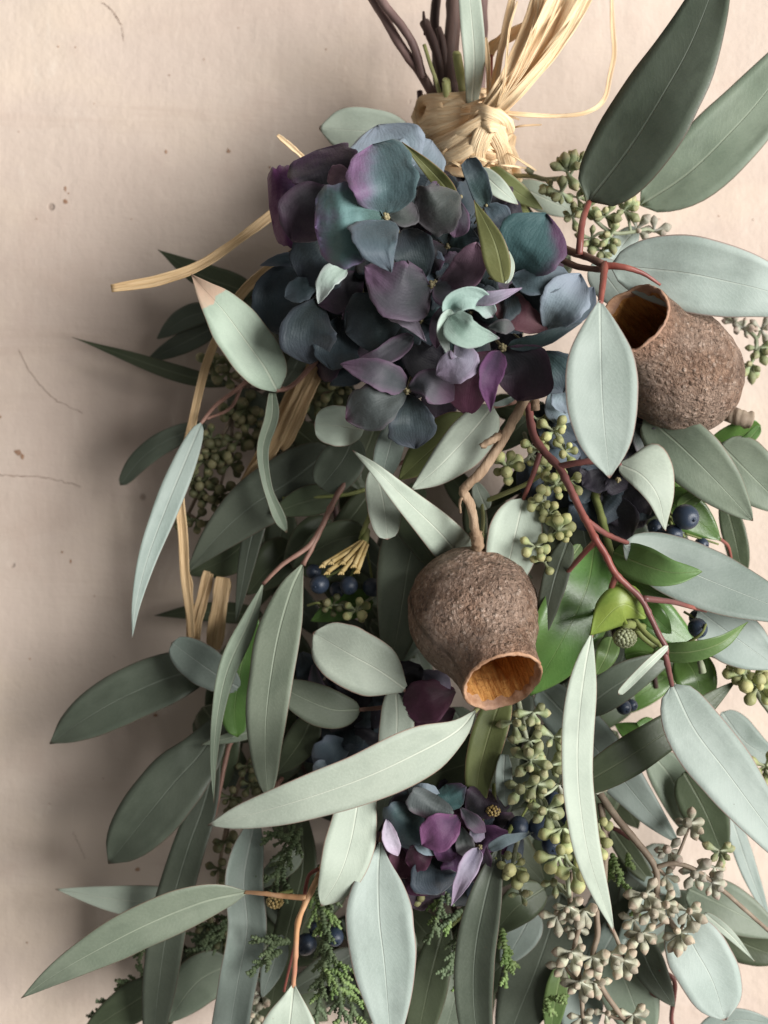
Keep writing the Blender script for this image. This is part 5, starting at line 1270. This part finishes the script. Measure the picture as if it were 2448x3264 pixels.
# flower bud of the glossy sprig
def umbel_bud(label, x, y, d, r, n, mat, stalk):
    t = thing("flower_bud", label, "flower bud", (x, y, d))
    tubes("stalk", [stalk], STEM_GRN, t)
    v, f, uv = [], [], []
    for k in range(n):
        z = 1 - (k + .5) / n * 1.5; a = k * 2.39996; q = math.sqrt(max(0, 1 - z * z))
        c = P(x + r * q * math.cos(a), y + r * .8 * q * math.sin(a), d + r * z * .9 / CM)
        b = len(v); rad = r * U * .24
        for i in range(5):
            th = math.pi * i / 4
            for j in range(6):
                ph = math.pi * j / 3
                v.append(c + Vector((math.sin(th) * math.cos(ph), -math.cos(th), math.sin(th) * math.sin(ph))) * rad); uv.append((j / 6, i / 4))
        for i in range(4):
            for j in range(6):
                f.append((b + i*6 + j, b + i*6 + (j+1) % 6, b + (i+1)*6 + (j+1) % 6, b + (i+1)*6 + j))
    link("bud_head", mesh_from("bud_head", v, f, mat, uv), t)
umbel_bud("knobbly yellow green flower bud under the lime leaf", 1992, 2034, 6.7, 32, 60, BUD_G, ([(2050, 2000, 6), (2000, 1990, 6.4), (1990, 2010, 6.6)], 12, 14))
umbel_bud("fuzzy cream flower bud among the lower cypress", 876, 2874, 5.0, 24, 34, YELLOW, ([(930, 2840, 4.4), (890, 2850, 4.8), (878, 2866, 4.9)], 6, 6))
umbel_bud("frayed cream calyx beside the olive leaf tip below the nut", 1572, 2585, 6.0, 20, 30, YELLOW, ([(1575, 2500, 5.4), (1574, 2550, 5.8), (1572, 2578, 6)], 6, 9))

# ------------------------------------------------------------------ cypress sprigs
def cypress(label, at, mains, seed, mat=CYP, light=CYP_L, side=78):
    r = random.Random(seed)
    t = thing("cypress_sprig", label, "conifer sprig", at, "cypress sprigs in the bouquet")
    def twig(pts, rad, m, name="twig"):
        """scaly branchlet: overlapping scale whorls along a path"""
        c = [P(q.x, q.y, q.z / CM) for q in spline([(x, y, d * CM) for x, y, d in pts], 40)]
        L = sum((c[i+1] - c[i]).length for i in range(40))
        k = max(5, int(L / (U * 11)))
        v, f, uv = [], [], []
        up = Vector((0, 1, 0)); sides = 6
        rows = []
        for i in range(k):
            for u, rr in ((0.0, .62), (.55, 1.05), (.93, 1.2), (1.0, .62)):
                s = (i + u) / k * 40
                j = min(int(s), 39); p = c[j].lerp(c[j+1], s - j)
                tg = (c[min(j+1, 40)] - c[max(j-1, 0)]).normalized()
                a = tg.cross(up); a = a.normalized() if a.length > .05 else Vector((1, 0, 0)); b = tg.cross(a)
                tap = 1 - .45 * (i + u) / k
                fl = 1.25 if i % 2 else .85
                for q in range(sides):
                    th = 2 * math.pi * q / sides
                    v.append(p + a * (math.cos(th) * rad * U * rr * tap * fl) + b * (math.sin(th) * rad * U * rr * tap / fl)); uv.append((q / sides, i / k))
                rows.append(len(v) - sides)
        for i in range(len(rows) - 1):
            for q in range(sides):
                f.append((rows[i] + q, rows[i] + (q+1) % sides, rows[i+1] + (q+1) % sides, rows[i+1] + q))
        f.append(tuple(rows[-1] + q for q in range(sides)))
        return link(name, mesh_from(name, v, f, m, uv), t)
    for pts in mains:
        twig(pts, 10.5, mat)
        c = spline([(x, y, d * CM) for x, y, d in pts], 40)
        L = sum((c[i+1] - c[i]).length for i in range(40))
        n = max(3, int(L / 30))
        for i in range(1, n):
            j = int(40 * i / n); p = c[j]; tg = (c[min(j+1, 40)] - c[j-1]).normalized()
            sgn = 1 if i % 2 else -1
            th = math.atan2(tg.y, tg.x) + sgn * math.radians(r.uniform(32, 55))
            ln = side * 1.15 * r.uniform(.6, 1.15) * (1 - .55 * i / n)
            dx, dy = math.cos(th), math.sin(th); e = r.uniform(-.25, .3)
            d = p.z / CM
            m = light if r.random() < .45 else mat
            q1 = (p.x + dx*ln*.55, p.y + dy*ln*.55, d + e*.6)
            twig([(p.x, p.y, d), q1, (p.x + dx*ln + tg.x*8, p.y + dy*ln + tg.y*8, d + e)], 8.6, m)
            if ln > 45:
                th2 = th - sgn * .7; l2 = ln * .5
                twig([(p.x + dx*ln*.4, p.y + dy*ln*.4, d + e*.45), (p.x + dx*ln*.4 + math.cos(th2)*l2*.5, p.y + dy*ln*.4 + math.sin(th2)*l2*.5, d + e), (p.x + dx*ln*.4 + math.cos(th2)*l2, p.y + dy*ln*.4 + math.sin(th2)*l2, d + e)], 7.4, m)
    return t

cypress("feathery cypress sprig hanging between pale leaves at the bottom", (1010, 2820, 4),
  [[(1000, 2800, 4.2), (1030, 2920, 4.6), (1035, 3060, 4.8), (1015, 3200, 4.8), (1000, 3330, 4.6)], [(1040, 3010, 4.4), (1080, 3100, 4.6), (1120, 3200, 4.6), (1160, 3300, 4.4)], [(1030, 3040, 4.6), (1085, 3180, 4.8), (1070, 3310, 4.6)],
   [(1040, 2850, 4.2), (1055, 2920, 4.4), (1040, 2980, 4.6)]], 201)
cypress("light green cypress tips below the small purple hydrangea", (1400, 2830, 4),
  [[(1420, 2790, 4.4), (1405, 2880, 4.9), (1385, 2950, 5.1), (1362, 3010, 5.1)], [(1470, 2900, 4.2), (1430, 2940, 4.6), (1385, 2970, 4.8)], [(1480, 2960, 3.8), (1450, 3040, 4.2), (1405, 3120, 4.4)], [(1500, 3060, 3.8), (1480, 3120, 4.2), (1460, 3200, 4.4)], [(1330, 2810, 4), (1310, 2815, 4.4), (1285, 2806, 4.6)]], 203, CYP, CYP_L, 60)
cypress("grey green cypress sprig behind the big pale leaf at lower left", (930, 2680, 3),
  [[(960, 2640, 3.6), (920, 2720, 4.2), (870, 2790, 4.4), (800, 2830, 4.4)], [(900, 2760, 3.8), (905, 2820, 4.1), (915, 2880, 4.1)], [(930, 2690, 3.6), (900, 2660, 4.3), (840, 2655, 4.5)]], 205, CYP, CYP)
cypress("dark cypress tip standing out over the blue strap leaf", (880, 3000, 4.6),
  [[(920, 3000, 4.4), (870, 3005, 5.0), (800, 2985, 5.2)], [(895, 3030, 4.6), (850, 3060, 5.0), (785, 3105, 5.2)], [(870, 3010, 4.9), (850, 3050, 5.1), (830, 3080, 5.1)]], 207, CYP, CYP, 46)
cypress("small cypress tips against the wall at the lower left edge", (470, 3120, 2),
  [[(520, 3130, 2), (440, 3130, 2.3), (365, 3125, 2.4)], [(470, 3150, 2), (450, 3090, 2.4), (440, 3055, 2.4)], [(420, 3200, 1.8), (350, 3200, 2.2), (305, 3190, 2.2)], [(420, 3130, 2.2), (395, 3140, 2.3), (365, 3155, 2.3)], [(340, 3260, 1.8), (310, 3240, 2), (290, 3225, 2)], [(480, 3000, 2.2), (460, 3025, 2.4), (425, 3052, 2.4)]], 209, CYP, CYP, 40)
cypress("cypress twigs in shade right of the outstretched lower left leaf", (720, 2960, 2.4),
  [[(760, 2920, 2.6), (690, 2960, 3.0), (610, 3000, 3.0)], [(740, 2970, 2.6), (680, 3010, 2.9), (590, 3030, 2.9)], [(750, 2900, 2.6), (720, 2960, 2.9), (640, 3050, 2.9)]], 211, CYP, CYP, 60)
cypress("bright cypress tip behind the folded deep green leaf", (1600, 2960, 4),
  [[(1600, 2960, 4.6), (1612, 3050, 5.0), (1612, 3150, 5.0)], [(1610, 3030, 4.8), (1630, 3070, 5.0), (1640, 3090, 5.0)]], 213, CYP_L, CYP_L, 44)
cypress("little green cypress sprigs showing between brown buds at right", (1950, 2760, 4),
  [[(1950, 2720, 4.2), (1975, 2790, 4.5), (2005, 2850, 4.6)], [(1945, 2740, 4), (1945, 2790, 4.3), (1935, 2810, 4.3)], [(2000, 2720, 4), (2010, 2760, 4.2), (2020, 2770, 4.2)], [(2035, 2880, 4.6), (2030, 2910, 4.8), (2030, 2930, 4.8)], [(1740, 3180, 4.2), (1750, 3215, 4.4), (1755, 3240, 4.4)], [(1745, 3185, 4.2), (1790, 3180, 4.4), (1805, 3200, 4.4)]], 215, CYP_L, CYP_L, 34)

# ------------------------------------------------------------------ raffia
def raffia(name, pts, W, parent=None, mat=None, cup=.45, F=(0, 0), nl=40, ends=(.8, .6), **kw):
    pr = [(0, ends[0]), (.1, 1), (.35, .86), (.6, 1), (.9, .9), (1, ends[1])]
    return sheet(name, pts, W, mat or RAFFIA, pr, F, cup=cup, wave=.10, nl=nl, nw=4, rag=.22, thick=.00022, parent=parent, **kw)

def tie():
    t = thing("raffia_tie", "pale straw raffia tied in a knot around the stems at the top", "raffia tie", (1480, 420, 3))
    r = random.Random(5)
    # wraps: bands running round the bundle of stems, oval in plan
    def wrap(y0, tilt, W, grow, ph, rx=118, d0=3.0, rd=1.15, mat=None):
        n = 30; pts = []
        for i in range(n + 1):
            a = ph + 2 * math.pi * i / n * 1.02
            cy = y0 + tilt * math.cos(a) + 4 * math.sin(3 * a + y0)
            cx = 1462 + (cy - 300) * .11
            pts.append((cx + (rx + grow) * math.cos(a), cy, d0 + (rd + grow * .0075) * math.sin(a)))
        raffia("band", pts, W, t, mat, cup=-.1, nl=64)
    wraps = [(330, -8, 40, -8, .3), (352, -22, 42, 0, 2.0), (388, -34, 44, 4, 4.2), (372, -8, 40, 6, 5.2), (420, -40, 42, 6, 1.0), (452, -44, 44, 8, 3.1), (425, -20, 36, 12, 0.4), (478, -30, 42, 10, 2.6), (505, -10, 40, 14, 5.0), (520, 12, 38, 18, 4.0), (540, 24, 36, 22, 1.4), (400, -62, 26, 16, 3.6), (440, -70, 24, 18, 5.6)]
    for w in wraps: wrap(*w)
    # knot: crossing straps over the front right
    for pts, W in (([(1368, 500, 4.0), (1430, 470, 4.6), (1500, 420, 4.9), (1570, 370, 4.9), (1600, 330, 4.6)], 30),
                   ([(1360, 520, 4.0), (1440, 500, 4.7), (1520, 455, 5.0), (1590, 400, 4.8)], 26),
                   ([(1530, 560, 4.2), (1520, 490, 4.9), (1545, 420, 5.1), (1585, 360, 4.9)], 30),
                   ([(1620, 540, 4.0), (1600, 470, 4.7), (1572, 410, 5.1), (1560, 350, 4.9)], 30),
                   ([(1500, 350, 4.6), (1550, 360, 5.2), (1600, 385, 5.1), (1622, 430, 4.6)], 28),
                   ([(1520, 420, 4.9), (1560, 400, 5.2), (1612, 410, 4.9)], 24),
                   ([(1380, 470, 4.0), (1460, 430, 4.8), (1540, 385, 5.1), (1590, 345, 5.0)], 22)):
        raffia("knot", pts, W, t, cup=-.3)
    # tails to the upper right
    for k in range(12):
        f = k / 11
        x1 = 1722 + 180 * f + r.uniform(-10, 10)
        d1 = 4.4 + r.uniform(-.7, .9)
        x0, y0 = 1548 + 30 * f + r.uniform(-6, 6), 352 + 22 * f
        raffia("tail", [(x0, y0, 4.9), (x0 + (x1 - x0) * .30, y0 - 95, 5.2 + r.uniform(-.2, .2)), (x0 + (x1 - x0) * .68 + r.uniform(-8, 8), y0 - 240, (5.1 + d1) / 2), (x1, -40, d1)], r.uniform(11, 22), t, cup=r.uniform(.2, .7), F=(r.uniform(-.3, .5), 0))
    for pts, W in (([(1572, 285, 4.6), (1590, 200, 4.6), (1612, 90, 4.4), (1640, -30, 4.2)], 12), ([(1560, 320, 4.6), (1555, 200, 4.5), (1548, 120, 4.3)], 8),
                   ([(1565, 300, 4.6), (1630, 240, 4.9), (1680, 130, 4.8), (1700, -20, 4.6)], 10),
                   ([(1545, 180, 3.6), (1580, 140, 3.9), (1640, 105, 4.0), (1710, 75, 3.8)], 20),
                   ([(1600, 358, 4.9), (1690, 366, 4.9), (1780, 369, 4.4), (1870, 358, 3.6), (1925, 318, 2.8), (1945, 240, 2.2), (1958, 168, 1.8), (1952, 80, 1.8), (1950, -30, 1.8)], 7)):
        raffia("tail", pts, W, t, cup=.5)
    for k in range(16):      # stray split fibres
        x, y = r.uniform(1370, 1610), r.uniform(310, 540); a = r.uniform(-.9, .5); L = r.uniform(60, 150)
        dd = 3.0 + 1.5 * math.sqrt(max(0, 1 - ((x - 1485) / 150) ** 2))
        raffia("fibre", [(x, y, dd + .05), (x + L*.5*math.cos(a), y + L*.5*math.sin(a), dd + .45), (x + L*math.cos(a), y + L*math.sin(a) + 10, dd + r.uniform(-.3, .5))], r.uniform(2, 5), t, cup=.3, nl=14)
    for k in range(7):
        x1 = r.uniform(1640, 1960); raffia("fibre", [(1585, 340, 5.2), (1585 + (x1 - 1585)*.4, 235, 5.5), (1585 + (x1 - 1585)*.8 + r.uniform(-20, 20), 100, 5.3), (x1, r.uniform(-40, 60), 5.0)], r.uniform(2, 4.5), t, cup=.3, nl=30)
    return t
tie()

raffia("raffia_strand", [(900, 655, 4.4), (850, 695, 4.6), (790, 742, 4.8), (650, 838, 5.0), (520, 890, 5.1), (354, 919, 5.2)], 17, None, RAFFIA_D, ends=(.9, .7), label="loose raffia strand sticking out left from the hydrangea", cat="raffia", group="loose raffia strands")
raffia("raffia_strand", [(960, 790, 3.6), (850, 862, 3.8), (762, 945, 3.8), (700, 1060, 3.7), (652, 1180, 3.6), (610, 1360, 3.5), (580, 1500, 3.5), (572, 1580, 3.5), (582, 1700, 3.4), (590, 1840, 3.2), (606, 1960, 3.0), (612, 2060, 2.8)], 15, None, RAFFIA_D, nl=70, label="long raffia strand hanging down the left side past the dry tipped leaf", cat="raffia", group="loose raffia strands")
def raffia_bundle(label, at, rows):
    t = thing("raffia_bundle", label, "raffia", at, "loose raffia strands")
    for pts, W in rows: raffia("strand", pts, W, t, RAFFIA_D, cup=.5)
raffia_bundle("flat bundle of tan raffia slanting behind the pale leaf at left", (1010, 1150, 3),
  [([(1010, 1140, 3.4), (945, 1270, 3.6), (890, 1390, 3.6), (840, 1470, 3.4), (760, 1570, 3.0)], 20), ([(1030, 1150, 3.3), (968, 1280, 3.6), (915, 1400, 3.6), (893, 1430, 3.5)], 22), ([(990, 1130, 3.2), (925, 1260, 3.4), (868, 1380, 3.4), (790, 1520, 3.0), (755, 1570, 2.9)], 18)])
raffia_bundle("raffia ends fanning out at left above the broad dark leaf", (620, 2040, 2.6),
  [([(596, 1832, 3), (606, 1940, 2.9), (610, 2060, 2.7)], 14), ([(660, 1820, 2.8), (640, 1900, 2.9), (622, 1980, 2.9), (622, 2060, 2.7)], 13), ([(672, 1828, 2.8), (654, 1910, 2.9), (632, 1990, 2.9), (628, 2060, 2.7)], 11), ([(712, 1840, 2.9), (700, 1920, 3.0), (688, 2000, 2.9), (680, 2070, 2.7)], 26), ([(725, 1850, 2.8), (706, 1960, 2.95), (694, 2070, 2.7)], 15)])
raffia("raffia_strand", [(985, 520, 4.2), (940, 478, 4.4), (884, 430, 4.4)], 8, None, RAFFIA, ends=(.9, .5), label="short raffia tip jutting up left of the dark plum petal", cat="raffia", group="loose raffia strands")

# ------------------------------------------------------------------ cut stems above the tie
GS = "cut stems above the raffia tie"
def stem_thing(label, specs, mat, end=None):
    t = thing("cut_stem", label, "stem", specs[0][0][0], GS)
    for sp in specs: tubes("stem", [sp], mat, t, bump=.07, sides=10)
    if end:
        (x, y, d), r = end
        v, f, uv = [], [], []
        tube_geo(v, f, uv, [(x, y, d), (x + 1, y - 4, d + .03)], r, r * .9, sides=12, n=2)
        link("cut_end", mesh_from("cut_end", v, f, STEM_YEL, uv), t)
stem_thing("forked mauve brown stem leaning left above the tie", [([(1440, 480, 3.0), (1390, 330, 3.2), (1345, 240, 3.4), (1280, 150, 3.5), (1215, 40, 3.5), (1150, -60, 3.4)], 17, 15), ([(1350, 250, 3.5), (1320, 150, 3.7), (1285, 90, 3.8), (1225, 15, 3.8), (1190, -40, 3.7)], 13, 15)], STEM_MAU)
stem_thing("thick dark brown stem in the middle of the stems", [([(1470, 500, 3.0), (1440, 330, 3.2), (1436, 200, 3.3), (1445, 60, 3.2), (1448, -60, 3.1)], 26, 25)], STEM_BRN)
stem_thing("dark broken stem with torn bark left of the thick stem", [([(1450, 500, 2.4), (1402, 300, 2.6), (1392, 180, 2.7), (1385, 60, 2.6), (1400, -60, 2.5)], 17, 16), ([(1420, 320, 3.2), (1395, 180, 3.4), (1370, 110, 3.4), (1352, 70, 3.3)], 15, 16), ([(1360, 110, 3.4), (1352, 60, 3.4), (1350, 38, 3.3)], 10, 4), ([(1425, 250, 3.3), (1412, 140, 3.4), (1398, 90, 3.3)], 16, 10)], STEM_BRN)
stem_thing("brown stem behind the pale leaf among the stems", [([(1500, 480, 2.6), (1525, 300, 2.8), (1535, 120, 2.8), (1535, -60, 2.7)], 20, 20)], STEM_MAU)
stem_thing("short light green cut stem stub above the tie", [([(1500, 480, 3.4), (1478, 290, 3.8), (1466, 230, 3.9), (1456, 174, 4.0)], 17, 15)], STEM_YEL, ((1456, 173, 4.0), 14))
stem_thing("thin straw green stem stub left of the thick stem", [([(1440, 480, 3.6), (1402, 300, 3.8), (1370, 200, 3.8), (1352, 142, 3.8)], 8, 6)], STEM_YEL)
stem_thing("pale round cut stem end low among the brown stems", [([(1450, 480, 3.5), (1428, 320, 3.9), (1422, 262, 4.0)], 14, 14)], STEM_YEL, ((1422, 258, 4.02), 13))
stem_thing("short dark red stem stub right of the pale leaf", [([(1540, 440, 3.8), (1560, 290, 4.0), (1564, 176, 4.0)], 9, 8)], STEM_RED)
stem_thing("dark stem lying left behind the raffia tie", [([(1450, 560, 2.2), (1370, 400, 2.2), (1345, 350, 2.3), (1338, 290, 2.3)], 15, 10)], STEM_BRN)
stem_thing("stem running down from the tie into the foliage", [([(1490, 470, 3), (1540, 560, 3.2), (1640, 640, 3.4), (1720, 760, 3.2)], 22, 16)], STEM_GRN)
sl = sheet("leaf_blade", [(1505, 330, 4.1), (1512, 200, 4.5), (1505, 80, 4.7), (1490, -70, 4.7)], 38, PALE, [(0, .5), (.3, .85), (.6, 1), (1, .9)], (.1, 0), label="upright pale green leaf standing among the cut stems", cat="leaf")
